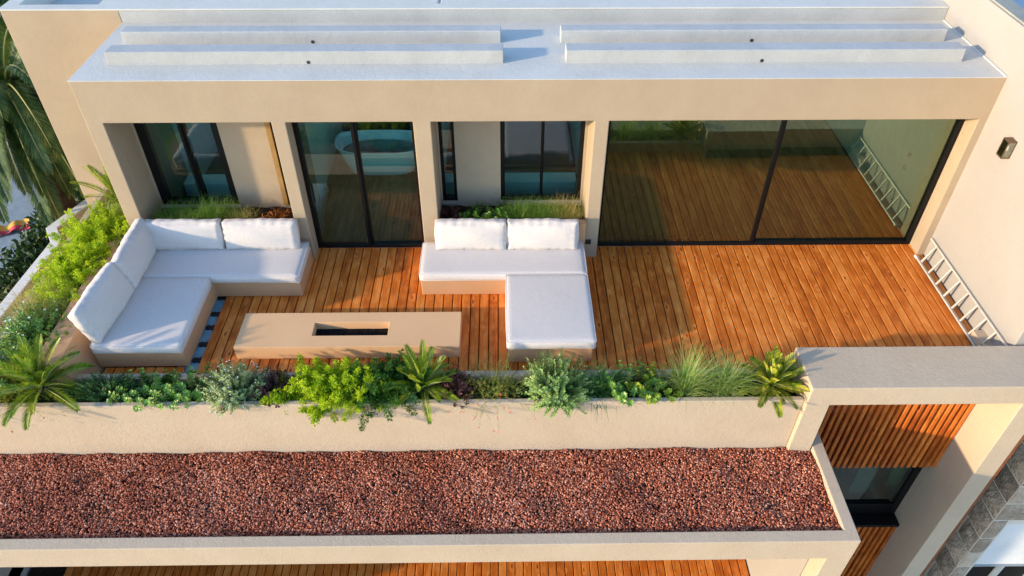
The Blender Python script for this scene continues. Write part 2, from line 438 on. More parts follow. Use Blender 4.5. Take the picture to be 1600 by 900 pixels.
def stonemat():
    m, nt, b = mat('rough_grey_stone')
    tc = N(nt, 'ShaderNodeTexCoord'); oi = N(nt, 'ShaderNodeObjectInfo')
    n = N(nt, 'ShaderNodeTexNoise', i={'Scale': 6.0, 'Detail': 9, 'Roughness': 0.7})
    v = N(nt, 'ShaderNodeTexNoise', i={'Scale': 14.0, 'Detail': 6, 'Roughness': 0.6})
    for q in (n, v): nt.links.new(tc.outputs['Object'], q.inputs['Vector'])
    a = N(nt, 'ShaderNodeMath', operation='MULTIPLY_ADD'); a.inputs[1].default_value = 0.4
    nt.links.new(oi.outputs['Random'], a.inputs[0]); nt.links.new(n.outputs['Fac'], a.inputs[2])
    r = ramp(nt, [(0.35, (0.13, 0.10, 0.075)), (0.62, (0.34, 0.28, 0.215)), (0.9, (0.60, 0.50, 0.39))])
    nt.links.new(a.outputs[0], r.inputs[0]); nt.links.new(r.outputs[0], b.inputs['Base Color'])
    b.inputs['Roughness'].default_value = 0.9
    bp = N(nt, 'ShaderNodeBump'); bp.inputs['Strength'].default_value = 1.0; bp.inputs['Distance'].default_value = 0.09
    nt.links.new(v.outputs['Fac'], bp.inputs['Height']); nt.links.new(bp.outputs[0], b.inputs['Normal'])
    return m
M['stone'] = stonemat()
M['mortar'] = simple('pale_mortar', (0.62, 0.57, 0.50), 0.9)

# ------------------------------------------------------------------ key dimensions (metres; deck top is z = 0, face of the portico is y = 0)
XL, XA, XB, XC, XD, XE, X4, XW, XR = -7.70, -7.446, -4.99, -4.778, -2.905, -2.64, -0.219, 5.50, 5.63
ZH, ZR, ZU, YU = 2.584, 3.257, 3.483, 2.04
YWIN, YN = 0.28, 0.72
WTOP = 3.957
YG, YGI, YII, YI = -3.358, -3.278, -2.872, -2.765
ZP, ZG = 0.20, -0.839

# ------------------------------------------------------------------ ground
g = obj('ground', boxes_mesh('ground', [(-90, 90, -70, 120, -7.4, -7.2)]), M['ground']); props(g, kind='structure')
yd = obj('paved_yard', boxes_mesh('yard', [(-40, -9.95, -12, 30, -4.2, -3.9)]), M['yard']); props(yd, kind='structure')

# ------------------------------------------------------------------ house
house = thing('house', (-1, 4, -4.3), 'cream rendered flat roofed house with white painted roof and glazed terrace doors', 'house')

# portico facade frame
xs = [XL, XA, XB, XC, XD, XE, X4, 0.0, XW, XR + 0.01]
zs = [-0.9, -0.03, ZH, ZR - 0.012]
op = {1, 3, 5, 7}
me = grid_solid('facade_frame', xs, [0, 0.22], zs, lambda i, j, k: not (i in op and k == 1))
o = obj('facade_frame', me, M['cream'], house); bevel(o, 0.012)
# portico side walls and niche walls (behind the frame)
NT = ZH
parts = []
def wall(x0, x1, y0, y1, z0, z1, m='cream', name='wall'):
    return box(name, x0, x1, y0, y1, z0, z1, M[m], house, 0.006)
wall(XL, XA, 0.222, YU - 0.003, -0.9, ZR - 0.015)                    # left side
wall(XB + 0.003, XC, 0.222, 0.95, -0.9, 3.2)                     # column 2 return
wall(XD, XE, 0.222, 0.95, -0.9, 3.2)                             # column 3 return
wall(X4, -0.003, 0.222, 0.95, -0.9, 3.2)                         # column 4 return
wall(XW, XR, 0.222, YU + 3.5, -0.9, 3.2)                             # right pier return
wall(XL + 0.01, XR - 0.01, 0.224, YU - 0.01, ZH + 0.003, ZR - 0.02, 'cream', 'roof_slab')
# niche 1 back wall with window opening, a slot on the right
wb = grid_solid('niche_wall', [XA + 0.002, -7.41, -6.10, -5.34, -5.30, XB + 0.004], [YN, YN + 0.2], [-0.2, 0.615, ZH + 0.002],
                lambda i, j, k: not (i == 1 and k == 1))
obj('niche_wall', wb, M['cream'], house)
box('jamb_strip', -5.335, -5.255, YN - 0.035, YN - 0.002, 0.62, ZH, M['ochre'], house, 0.004)
box('jamb_strip', -5.253, -5.17, YN - 0.012, YN - 0.001, 0.62, ZH, M['black'], house, 0)
# niche 2 back wall
wb = grid_solid('niche_wall', [XE + 0.002, -2.61, -2.36, -1.62, -0.26, X4 - 0.002], [YN, YN + 0.2], [-0.2, 0.66, ZH + 0.002],
                lambda i, j, k: not (i in (1, 3) and k == 1))
obj('niche_wall', wb, M['cream'], house)
box('sill', -2.63, -2.35, YN - 0.05, YN - 0.002, 0.63, 0.665, M['pale'], house, 0.004)
box('sill', -7.43, -6.08, YN - 0.05, YN - 0.002, 0.585, 0.618, M['pale'], house, 0.004)
box('sill', -1.64, -0.24, YN - 0.05, YN - 0.002, 0.63, 0.665, M['pale'], house, 0.004)

def glazing(name, x0, x1, z0, z1, y, stiles, fr=0.055, dep=0.09, glass='glass', label=None, stile_w=0.05, parent=None, base=0.06, gtop=None):
    """black framed glazing: frame mesh with its panes and handle as children; stiles = x of meeting stiles"""
    bx = [(x0, x0 + fr, y, y + dep, z0, z1), (x1 - fr, x1, y, y + dep, z0, z1),
          (x0 + fr, x1 - fr, y, y + dep, z0, z0 + base), (x0 + fr, x1 - fr, y, y + dep, z1 - fr, z1)]
    for s in stiles:
        bx.append((s - stile_w, s + 0.002, y + 0.012, y + 0.045, z0 + base, z1 - fr))
        bx.append((s - 0.004, s + stile_w * 0.8, y + 0.047, y + dep - 0.004, z0 + base, z1 - fr))
    o = obj(name, boxes_mesh(name, bx), M['black'], parent or house)
    bevel(o, 0.004, 1)
    if label: o['label'] = label
    edges = [x0 + fr - 0.004] + list(stiles) + [x1 - fr + 0.004]
    for k in range(len(edges) - 1):
        yy = y + (0.028 if k % 2 == 0 else 0.066)
        obj('pane', boxes_mesh('pane', [(edges[k], edges[k+1], yy, yy + 0.004, z0 + base - 0.004, z1 - fr + 0.004)][:1]), M[glass], o)
    return o
# single-sheet panes: replace box panes with quads
def quadpane(o):
    for ch in o.children:
        if ch.name.startswith('pane'):
            vs = [v.co.copy() for v in ch.data.vertices]
            y = vs[0].y
            x0, x1 = min(v.x for v in vs), max(v.x for v in vs)
            z0, z1 = min(v.z for v in vs), max(v.z for v in vs)
            m = ch.data.materials[0]
            me = bpy.data.meshes.new('pane')
            me.from_pydata([(x0, y, z0), (x1, y, z0), (x1, y, z1), (x0, y, z1)], [], [(0, 1, 2, 3)])
            me.materials.append(m); ch.data = me
D = glazing('sliding_door', -4.776, -2.907, 0.0, ZH + 0.05, YWIN, [-3.86], 0.07, 0.10, 'glass', 'two panel black framed sliding glass door'); quadpane(D)
obj('handle', boxes_mesh('handle', [(-4.70, -4.68, YWIN - 0.03, YWIN - 0.005, 0.9, 1.3)]), M['blackmatt'], D)
D = glazing('sliding_door', 0.012, XW - 0.003, 0.0, ZH + 0.05, YWIN, [2.745], 0.06, 0.11, 'glassbig', 'wide two panel black framed sliding glass door', 0.055); quadpane(D)
D = glazing('window', -7.41, -6.10, 0.615, ZH + 0.05, YN + 0.012, [-6.70], 0.11, 0.16, 'glass', 'black framed two panel window behind the corner sofa', 0.045); quadpane(D)
D = glazing('window', -2.61, -2.36, 0.66, ZH + 0.05, YN + 0.02, [], 0.05, 0.10, 'glass', 'narrow black framed slot window'); quadpane(D)
D = glazing('window', -1.62, -0.26, 0.66, ZH + 0.05, YN + 0.02, [-0.93], 0.07, 0.10, 'glass', 'black framed two panel window behind the smaller sofa', 0.03); quadpane(D)
box('soffit', XA, X4, 0.23, YN + 0.3, ZH + 0.0, ZH + 0.0025, M['cream'], house, 0)

# interior rooms
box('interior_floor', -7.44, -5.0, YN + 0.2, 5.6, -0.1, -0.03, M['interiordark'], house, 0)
box('interior_wall', -7.44, XR, 5.6, 5.7, -0.1, 2.9, M['interior'], house, 0)
obj('interior_ceiling', grid_solid('interior_ceiling', [-7.44, -7.2, -5.4, -4.9, -3.0, -2.3, -0.5, 3.6, 5.2, XR - 0.14], [YU + 0.31, 2.50, 4.2, 5.59], [2.7, 2.8], lambda i, j, k: not (i in (1, 3, 5, 7) and j == 1)), M['interior'], house)  # ceiling openings added to let sky light into the dark rooms
box('interior_wall', -7.56, -7.45, YN + 0.21, 5.59, -0.1, 2.69, M['interior'], house, 0)
box('interior_wall', -0.13, -0.01, 0.952, 5.59, -0.03, 2.69, M['interior'], house, 0)
box('interior_wall', -5.10, -5.0, 0.952, 5.59, -0.03, 2.69, M['interior'], house, 0)
box('interior_wall', -2.82, -2.72, 0.952, 5.59, -0.03, 2.69, M['interior'], house, 0)
box('interior_wall', XW - 0.002, XW + 0.12, YU + 3.5, 5.59, -0.03, 2.69, M['interior'], house, 0)
box('interior_wall', XW - 0.014, XW - 0.002, 0.42, 5.5, -0.03, 2.58, M['interior'], house, 0)
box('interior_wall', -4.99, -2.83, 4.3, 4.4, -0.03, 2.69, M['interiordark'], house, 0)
def inner_boards(x0, x1, y0, y1, w=0.15):
    me = boxes_mesh('floor_board', [(0, w - 0.006, y0, y1, -0.025, -0.004)])
    me.materials.append(M['indoor_wood'])
    x = x0
    while x + w < x1:
        o = bpy.data.objects.new('floor_board', me); link(o); o.parent = house
        o.location = Vector((x, 0, 0)) - house.location
        x += w
inner_boards(-4.99, -2.75, 0.42, 4.28)
inner_boards(0.02, XW - 0.03, 0.42, 5.5)
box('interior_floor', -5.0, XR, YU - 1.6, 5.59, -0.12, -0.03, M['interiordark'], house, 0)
# dark window seat / ledges seen in the niche rooms
for (a, b) in ((-7.40, -5.2), (-2.70, -0.24)):
    box('interior_bench', a, b, 1.62, 1.93, -0.03, 0.45, M['tub'], house, 0.01)
    box('interior_bench', a, b, 1.03, 1.16, -0.03, 0.45, M['tub'], house, 0.01)
for (z, y) in ((1.195, 1.267), (0.945, 1.271), (0.254, 1.306)):
    s = box('socket', XW - 0.026, XW - 0.0145, y - 0.045, y + 0.045, z - 0.045, z + 0.045, M['blackmatt'], house, 0.003)

# roofs
o = box('roof_surface', XL - 0.008, XR - 0.002, -0.008, YU + 0.01, ZR - 0.012, ZR, M['white'], house, 0.004)
def rib(x0, x1, y0, y1, h=0.19):
    n = 40
    v, f = [], []
    for i in range(n + 1):
        t = i / n; x = x0 + (x1 - x0) * t
        j = [random.uniform(-.0015, .0015) for _ in range(4)]
        v += [(x, y0 + j[0], ZR), (x, y0 + 0.006 + j[1], ZR + h - 0.012), (x, y0 + 0.02, ZR + h + j[2]), (x, y1 - 0.02, ZR + h + j[3]), (x, y1 - 0.004, ZR + h - 0.012), (x, y1, ZR)]
    for i in range(n):
        a, b = i * 6, i * 6 + 6
        for k in range(5): f.append((a + k, b + k, b + k + 1, a + k + 1))
    f.append((0, 1, 2, 3, 4, 5)); f.append(tuple(n * 6 + k for k in (5, 4, 3, 2, 1, 0)))
    me = bpy.data.meshes.new('roof_rib'); me.from_pydata(v, [], f)
    o = obj('roof_rib', me, M['whitedirty'], house); bevel(o, 0.008, 2, 60)
    return o
rb = rib(-7.33, -1.562, 0.50, 0.785)
rb2 = rib(-7.36, -1.60, 1.212, 1.46)
rb3 = rib(-0.645, 5.206, 0.50, 0.785)
rb4 = rib(-0.68, 5.257, 1.212, 1.46)
def disc_y(name, x, y, z, r, dep, m, parent, n=14):
    v = [(x + r * math.cos(2*math.pi*i/n), y, z + r * math.sin(2*math.pi*i/n)) for i in range(n)]
    v += [(a, y + dep, b) for (a, _, b) in v]
    f = [tuple(range(n)), tuple(range(2*n-1, n-1, -1))] + [(i, n+i, n+(i+1) % n, (i+1) % n) for i in range(n)]
    me = bpy.data.meshes.new(name); me.from_pydata(v, [], f)
    return obj(name, me, m, parent)
for (x, y, z, p) in ((-4.41, 0.496, ZR + 0.03, rb), (2.235, 0.496, ZR + 0.03, rb3), (-4.48, 1.207, ZR + 0.03, rb2), (2.264, 1.207, ZR + 0.03, rb4)):
    disc_y('drain_hole', x, y, z, 0.026, 0.012, M['blackmatt'], p)
# upper storey roof volume
o = box('wall', -9.575, XL + 0.004, YU, YU + 0.26, -7.2, ZU - 0.03, M['cream'], house, 0.012)
o = box('wall', XL + 0.005, XR - 0.001, YU - 0.001, YU + 0.26, ZR - 0.3, ZU - 0.03, M['whitedirty'], house, 0.01)
rf = grid_solid('upper_roof', [-9.60, -9.34, -8.08, -7.2, -5.4, -4.9, -3.0, -2.615, -2.575, -2.3, -0.5, 3.6, 5.2, XR - 0.001], [YU - 0.012, YU + 0.2, 2.50, 4.2, 7.0, 9.0], [ZU - 0.5, ZU - 0.03, ZU],
                lambda i, j, k: not (i == 1 and j in (1, 2, 3)) and not (i == 7 and k == 1 and j >= 1) and not (k == 0 and j == 0) and not (i in (3, 5, 9, 11) and j == 2))  # unseen roof openings, added so daylight reaches the rooms below
o = obj('upper_roof', rf, M['white'], house); bevel(o, 0.012)
box('upper_roof_floor', -9.34, -8.08, YU + 0.2, 7.0, ZU - 0.32, ZU - 0.30, M['white'], house, 0)
box('wall', -9.57, -9.45, YU + 0.262, 8.9, -7.2, ZU - 0.5, M['cream'], house, 0)
# flashing joint strip on portico roof front bend, tall side wall on the right
o = box('side_wall', XR, XR + 0.26, -2.62, 9.0, -7.2, WTOP - 0.03, M['pale'], house, 0.012)
o = box('wall_coping', XR + 0.03, XR + 0.30, -2.63, 9.0, WTOP - 0.03, WTOP, M['coping'], house, 0.008)
# white sealing fillet where the roof meets the side wall
obj('sealing_fillet', boxes_mesh('sf', [(XR - 0.03, XR - 0.001, 0.0, YU - 0.02, ZR, ZR + 0.02)]), M['white'], house)

# slab edge below terrace
box('terrace_slab', -9.0, 2.49, YG + 0.003, 0.22, -0.9, -0.09, M['cream'], house, 0)
box('terrace_slab', 2.491, XR, -2.49, 0.22, -0.9, -0.09, M['cream'], house, 0)

# socket box on column
s = box('outdoor_socket', -0.205, -0.115, -0.025, -0.001, 0.285, 0.375, M['blackmatt'], house, 0.006)

# ------------------------------------------------------------------ deck
deck = obj('deck', boxes_mesh('deck', [(-7.42, XR - 0.005, YI, YWIN + 0.05, -0.09, -0.055)]), M['soil']); props(deck, kind='structure')
BW = 0.1456
obj('membrane_strip', boxes_mesh('ms', [(-6.35, -5.98, YI, -0.9, -0.0545, -0.05)]), M['membrane'], deck)
def board_mesh(L, w=BW - 0.014, t=0.026, c=0.006):
    v = []
    for y in (0, L):
        v += [(0, y, -t), (w, y, -t), (w, y, -c), (w - c, y, 0), (c, y, 0), (0, y, -c)]
    f = [tuple(range(6))] + [tuple(6 + k for k in (5, 4, 3, 2, 1, 0))]
    for k in range(6): f.append((k, 6 + k, 6 + (k + 1) % 6, (k + 1) % 6))
    me = bpy.data.meshes.new('board'); me.from_pydata(v, [], f); me.materials.append(M['deck']); return me
bm1 = board_mesh(YWIN - 0.002 - YI)
x = XR - 0.012 - BW
k = 0
while x > -6.10:
    o = bpy.data.objects.new('board', bm1); link(o); o.parent = deck
    o.location = (x, YI + 0.003, random.uniform(-0.0015, 0.0015)); o.rotation_euler = (0, random.uniform(-.004, .004), 0)
    x -= BW
bm1b = board_mesh(-2.475 - YI)
x = -6.20 - BW
while x > -7.42:
    o = bpy.data.objects.new('board', bm1b); link(o); o.parent = deck
    o.location = (x, YI + 0.003, random.uniform(-0.0015, 0.0015)); x -= BW
# black pedestals in the open gap beside the chaise
for y in (-0.94, -1.32, -1.62, -1.98, -2.30, -2.58):
    bmx = bmesh.new()
    for dx in (-0.035, 0.035):
        bmesh.ops.create_cone(bmx, cap_ends=True, segments=14, radius1=0.05, radius2=0.045, depth=0.03, matrix=Matrix.Translation((dx, 0, 0.015)))
    me = bpy.data.meshes.new('pedestal'); bmx.to_mesh(me); bmx.free()
    obj('pedestal', me, M['blackmatt'], deck, (-6.10 + random.uniform(-.01, .01), y, -0.055))

# ------------------------------------------------------------------ planters
pl = thing('planter', (-3, -3.1, 0), 'long cream rendered planter trough along the front edge of the terrace', 'planter')
bevel(obj('front_wall', boxes_mesh('fw', [(-9.05, 2.503, YG, YGI, ZG - 0.05, ZP)]), M['rough'], pl), 0.012)
bevel(obj('back_wall', boxes_mesh('bw', [(-8.05, 2.503, YII, YI, -0.084, ZP)]), M['pinktan'], pl), 0.012)
def soil_mesh(x0, x1, y0, y1, z, amp=0.025, step=0.08):
    nx, ny = max(2, int((x1-x0)/step)), max(2, int((y1-y0)/step))
    v = [(x0+(x1-x0)*i/nx, y0+(y1-y0)*j/ny, z + random.uniform(-amp, amp)) for j in range(ny+1) for i in range(nx+1)]
    f = [(j*(nx+1)+i, j*(nx+1)+i+1, (j+1)*(nx+1)+i+1, (j+1)*(nx+1)+i) for j in range(ny) for i in range(nx)]
    me = bpy.data.meshes.new('soil'); me.from_pydata(v, [], f); return me
obj('soil', soil_mesh(-8.9, 2.503, YGI, YII, 0.05), M['soil'], pl)
pl2 = thing('planter', (-8.3, -1, 0), 'tan rendered planter trough down the left side behind the corner sofa', 'planter')
bevel(obj('outer_wall', boxes_mesh('ow', [(-9.05, -8.93, YGI, YU - 0.01, -0.9, ZP)]), M['rough'], pl2), 0.012)
me = bpy.data.meshes.new('iw')
me.from_pydata([(-8.05, -2.875, -0.085), (-7.45, -2.875, -0.085), (-7.69, -2.875, 0.50), (-8.05, -2.875, 0.50), (-8.05, -0.004, -0.085), (-7.45, -0.004, -0.085), (-7.69, -0.004, 0.50), (-8.05, -0.004, 0.50)], [],
               [(0, 1, 2, 3), (7, 6, 5, 4), (1, 5, 6, 2), (2, 6, 7, 3), (3, 7, 4, 0), (0, 4, 5, 1)])
bevel(obj('inner_wall', me, M['tan'], pl2), 0.012)
bevel(obj('inner_wall', boxes_mesh('iw2', [(-8.05, -7.715, 0.0, YU - 0.01, -0.085, 0.49)]), M['tan'], pl2), 0.012)
obj('soil', soil_mesh(-8.93, -8.05, YII, YU - 0.01, 0.06), M['soil'], pl2)
for (a, b, lab) in ((XA + 0.002, XB - 0.002, 'low tan planter under the window behind the corner sofa'), (XE + 0.002, X4 - 0.002, 'low tan planter under the window behind the smaller sofa')):
    p = thing('planter', ((a + b) / 2, 0.3, 0), lab, 'planter')
    bevel(obj('front_wall', boxes_mesh('npw', [(a, b, -0.05, 0.06, -0.03, 0.74)]), M['tan'], p), 0.008)
    obj('soil', soil_mesh(a, b, 0.06, YN - 0.002, 0.56, 0.02), M['soil'], p)

# ------------------------------------------------------------------ gravel roof
gb = obj('gravel_roof', boxes_mesh('gr', [(-11.0, 2.85, -4.74, YG - 0.002, ZG - 0.2, ZG - 0.03)]), M['soil']); props(gb, kind='structure')
lw = thing('loggia', (-3, -4, -4.3), 'cream rendered loggia below the gravel roof with a low parapet', 'loggia')
GX0, GX1 = 2.85, 3.017
me = grid_solid('parapet', [-11.2, GX0 - 0.001, GX1], [-4.905, -4.74, YG + 0.55], [ZG - 0.36, -0.762], lambda i, j, k: not (i == 0 and j == 1))
bevel(obj('parapet', me, M['rough'], lw), 0.012)
bevel(obj('pier', boxes_mesh('pier', [(2.68, GX1 - 0.002, -4.903, -4.62, -7.2, ZG - 0.362)]), M['rough'], lw), 0.01)
box('ceiling', -11.0, 2.84, -4.739, -0.5, ZG - 0.26, ZG - 0.21, M['pale'], lw, 0)
box('back_wall', -11.0, 3.0, -0.7, -0.5, -4.4, ZG - 0.27, M['pale'], lw, 0)
box('side_wall', 2.68, 3.01, -4.61, -0.71, -7.2, ZG - 0.362, M['pale'], lw, 0)
box('side_wall', -11.0, -9.95, -6.0, -0.71, -7.2, ZG - 0.362, M['pale'], lw, 0)  # left end wall out of view, extended forward to shade the lower deck
ld = obj('lower_deck', boxes_mesh('ld', [(-9.9, 2.67, -6.6, -0.71, -4.5, -4.34)]), M['soil']); props(ld, kind='structure')
bm2 = board_mesh(5.8)
x = 2.67 - BW
while x > -9.4:
    o = bpy.data.objects.new('board', bm2); link(o); o.parent = ld
    o.location = (x, -6.55, -4.3); x -= BW

# gravel stones
def gravel():
    ico = bmesh.new(); bmesh.ops.create_icosphere(ico, subdivisions=1, radius=1.0)
    bv = np.array([v.co[:] for v in ico.verts]); bf = np.array([[v.index for v in f.verts] for f in ico.faces]); ico.free()
    n = 68000
    x = rng.uniform(-9.9, 2.85, n); y = rng.uniform(-4.74, YG, n)
    s = rng.uniform(0.0095, 0.0165, n)
    h = 0.018 * np.sin(x * 3.1 + np.sin(y * 4)) * np.sin(y * 5.3 + x) + 0.012 * np.sin(x * 8.3) * np.sin(y * 7)
    z = ZG - 0.012 + h + rng.uniform(-0.014, 0.012, n)
    keep = (x - s > -9.95) & (x + s < 2.85) & (y + s < YG) & (y - s > -4.74)
    x, y, z, s = x[keep], y[keep], z[keep], s[keep]; n = len(x)
    q = rng.normal(size=(n, 4)); q /= np.linalg.norm(q, axis=1)[:, None]
    w, a, b, c = q.T
    Rm = np.stack([1-2*(b*b+c*c), 2*(a*b-c*w), 2*(a*c+b*w), 2*(a*b+c*w), 1-2*(a*a+c*c), 2*(b*c-a*w), 2*(a*c-b*w), 2*(b*c+a*w), 1-2*(a*a+b*b)], 1).reshape(n, 3, 3)
    sc = rng.uniform(0.6, 1.35, (n, 3)) * s[:, None]
    V = bv[None] * sc[:, None, :] * rng.uniform(0.8, 1.2, (n, len(bv), 1))
    V = np.einsum('nij,nkj->nki', Rm, V) + np.stack([x, y, z], 1)[:, None, :]
    Fc = bf[None] + (np.arange(n) * len(bv))[:, None, None]
    me = bpy.data.meshes.new('gravel')
    V = V.reshape(-1, 3); Fc = Fc.reshape(-1, 3)
    me.vertices.add(len(V)); me.vertices.foreach_set('co', V.ravel())
    me.loops.add(Fc.size); me.loops.foreach_set('vertex_index', Fc.ravel())
    me.polygons.add(len(Fc)); me.polygons.foreach_set('loop_start', np.arange(len(Fc)) * 3)
    me.update(calc_edges=True)
    o = obj('gravel', me, M['gravel'])
    props(o, 'red brown lava gravel spread over the flat roof strip', 'gravel', kind='stuff')
gravel()

# ------------------------------------------------------------------ portal with timber screen (right)
pt = thing('entrance_portal', (4.2, -3.1, -4), 'cream rendered portal frame on the right with timber slats and a black window inside', 'portal')
PX0, PX1, PX2, PX3 = 2.504, 2.831, 5.47, 5.80
me = grid_solid('portal_frame', [PX0, PX1, PX2, PX3, 9.0], [-3.425, -2.66], [-7.2, 0.169, 0.516],
                lambda i, j, k: (k == 1) or i == 2 or (i == 0))
# left pillar stops on the gravel roof: keep it only above it
me = grid_solid('portal_frame', [PX0, PX1, PX2, PX3, 9.0], [-3.425, -2.66], [-7.2, ZG - 0.1, 0.169, 0.516],
                lambda i, j, k: (k == 2 and i < 4) or (i == 2) or (i == 0 and k >= 1))
bevel(obj('portal_frame', me, M['rough'], pt), 0.012)
box('rear_panel', 2.51, XR - 0.002, -2.70, -2.662, -0.9, 0.168, M['rough'], pt, 0)
box('return_wall', PX2, PX3 - 0.02, -2.658, -2.0, -7.2, 0.16, M['rough'], pt, 0)
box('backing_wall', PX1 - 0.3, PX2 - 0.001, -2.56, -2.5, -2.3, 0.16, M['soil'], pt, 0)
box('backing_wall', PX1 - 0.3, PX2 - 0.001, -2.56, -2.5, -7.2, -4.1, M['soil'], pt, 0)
box('rust_trim', PX3 + 0.003, PX3 + 0.045, -3.42, -3.30, -7.2, 0.165, M['rust'], pt, 0)
scr = obj('slatted_screen', boxes_mesh('scr', [(PX1 - 0.3, PX2 - 0.01, -2.62, -2.60, -0.4, -0.36), (PX1 - 0.3, PX2 - 0.01, -2.62, -2.60, -2.0, -1.96)]), M['slat'], pt)
scr2 = obj('slatted_screen', boxes_mesh('scr2', [(PX1 - 0.3, PX2 - 0.01, -2.62, -2.60, -4.6, -4.56), (PX1 - 0.3, PX2 - 0.01, -2.62, -2.60, -6.4, -6.36)]), M['slat'], pt)
def slat_mesh(z0, z1):
    me = boxes_mesh('slat', [(-0.030, 0.030, -0.035, 0.035, z0, z1)]); me.materials.append(M['slat']); return me
sm1 = slat_mesh(-2.23, 0.17); sm2 = slat_mesh(-7.0, -4.02)
x = PX2 - 0.04
while x > PX1 - 0.28:
    for sm, pp in ((sm1, scr), (sm2, scr2)):
        o = obj('slat', sm, None, pp, (x + random.uniform(-.003, .003), -2.745, 0)); bevel(o, 0.006, 1)
    x -= 0.106
W = glazing('window', PX1 - 0.3, PX2 - 0.002, -4.0, -2.2, -2.56, [], 0.12, 0.12, 'glass', 'black framed window under the timber slats', 0.03, pt, 0.34); quadpane(W)
box('window_sill', PX1 - 0.3, PX2 - 0.003, -2.80, -2.565, -4.02, -3.95, M['black'], pt, 0.004)
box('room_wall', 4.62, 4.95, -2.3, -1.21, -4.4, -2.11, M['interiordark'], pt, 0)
box('room_wall', PX1 - 0.3, PX2, -1.2, -1.1, -4.5, -2.0, M['interior'], pt, 0)
box('room_floor', PX1 - 0.3, PX2, -2.45, -1.21, -4.5, -4.4, M['yard'], pt, 0)
box('room_ceiling', PX1 - 0.3, PX2, -2.49, -1.21, -2.1, -2.0, M['interior'], pt, 0)

# ------------------------------------------------------------------ stone house lower right
st = thing('stone_house', (7.5, -2.5, -7), 'neighbouring house clad in rough grey stone blocks with white shutter at lower right', 'house')
SX, SY = 6.70, -3.137
box('core', SX + 0.012, 7.0, SY + 0.012, 3.0, -7.2, -0.6, M['mortar'], st, 0)
box('core', 7.0, 10.0, SY + 0.012, 3.0, -3.41, -0.6, M['mortar'], st, 0)
def stone_block(w, h, d, loc, face):
    n = 3
    v, f = [], []
    # rough front grid in local (u, w) plane, depth toward -normal
    for j in range(n + 1):
        for i in range(n + 1):
            u, z = w * i / n, h * j / n
            edge = (i in (0, n)) or (j in (0, n))
            dd = 0.0 if edge else random.uniform(0.012, 0.055)
            if edge and (i in (0, n)) and (j in (0, n)): dd = -0.008
            v.append((u, -dd, z))
    for j in range(n):
        for i in range(n):
            a = j*(n+1)+i; f.append((a, a+1, a+n+2, a+n+1))
    b = len(v)
    v += [(0, d, 0), (w, d, 0), (w, d, h), (0, d, h)]
    c0, c1, c2, c3 = 0, n, (n+1)**2-1, n*(n+1)
    f += [tuple([b] + [b+1] + list(range(n, -1, -1)))]
    f += [tuple([b+1, b+2] + [j*(n+1)+n for j in range(n, -1, -1)])]
    f += [tuple([b+2, b+3] + [n*(n+1)+i for i in range(0, n+1)])]
    f += [tuple([b+3, b] + [j*(n+1) for j in range(0, n+1)])]
    if face == 'X':   # faces -X : u runs along -Y
        v = [(y_, -x_, z_) for (x_, y_, z_) in v]
    me = bpy.data.meshes.new('stone'); me.from_pydata(v, [], f)
    o = obj('stone', me, M['stone'], st, loc)
    return o
z = -7.0; row = 0
CH = 0.52
while z < -0.7:
    h = CH + (0.06 if row % 3 == 0 else -0.02)
    # -X face
    y = SY + (0.0 if row % 2 else -0.0)
    off = random.uniform(0.35, 0.62)
    while y < 1.6:
        L = off
        stone_block(L - 0.04, h - 0.04, 0.08, (SX, y + L - 0.01, z), 'X')
        y += L; off = random.uniform(0.6, 1.05)
    # -Y face: pier then lintel
    xm = 7.0 if z + h * 0.5 < -3.41 else 9.5
    x = SX + 0.02
    while x < xm - 0.05:
        L = min(random.uniform(0.3, 0.75), xm - x)
        if xm == 7.0: L = xm - x
        zz = z; hh = h
        stone_block(L - 0.04, hh - 0.04, 0.08, (x, SY, zz), 'Y')
        x += L
    z += h; row += 1
sh = box('shutter', 7.0, 9.6, SY + 0.10, SY + 0.14, -4.94, -3.40, M['greywhite'], st, 0)
win = obj('window', boxes_mesh('w', [(7.0, 9.6, SY + 0.10, SY + 0.16, -5.03, -4.945), (7.0, 7.07, SY + 0.10, SY + 0.16, -6.9, -5.03), (7.62, 7.72, SY + 0.10, SY + 0.16, -6.9, -5.03), (8.3, 8.4, SY + 0.1, SY + 0.16, -6.9, -5.03)]), M['yard'], st)
obj('pane', boxes_mesh('p', [(7.07, 8.3, SY + 0.17, SY + 0.18, -6.9, -5.03)]), M['black'], win)

# blue surface beyond the tall wall
bl = obj('swimming_pool', boxes_mesh('pool', [(6.45, 16, -1.0, 16, 2.4, 3.0)]), M['blue']); props(bl, kind='structure')
bk = obj('pool_deck', boxes_mesh('pooldeck', [(XR + 0.31, 6.449, -1.0, 16, 2.4, 3.05)]), M['coping']); props(bk, kind='structure')

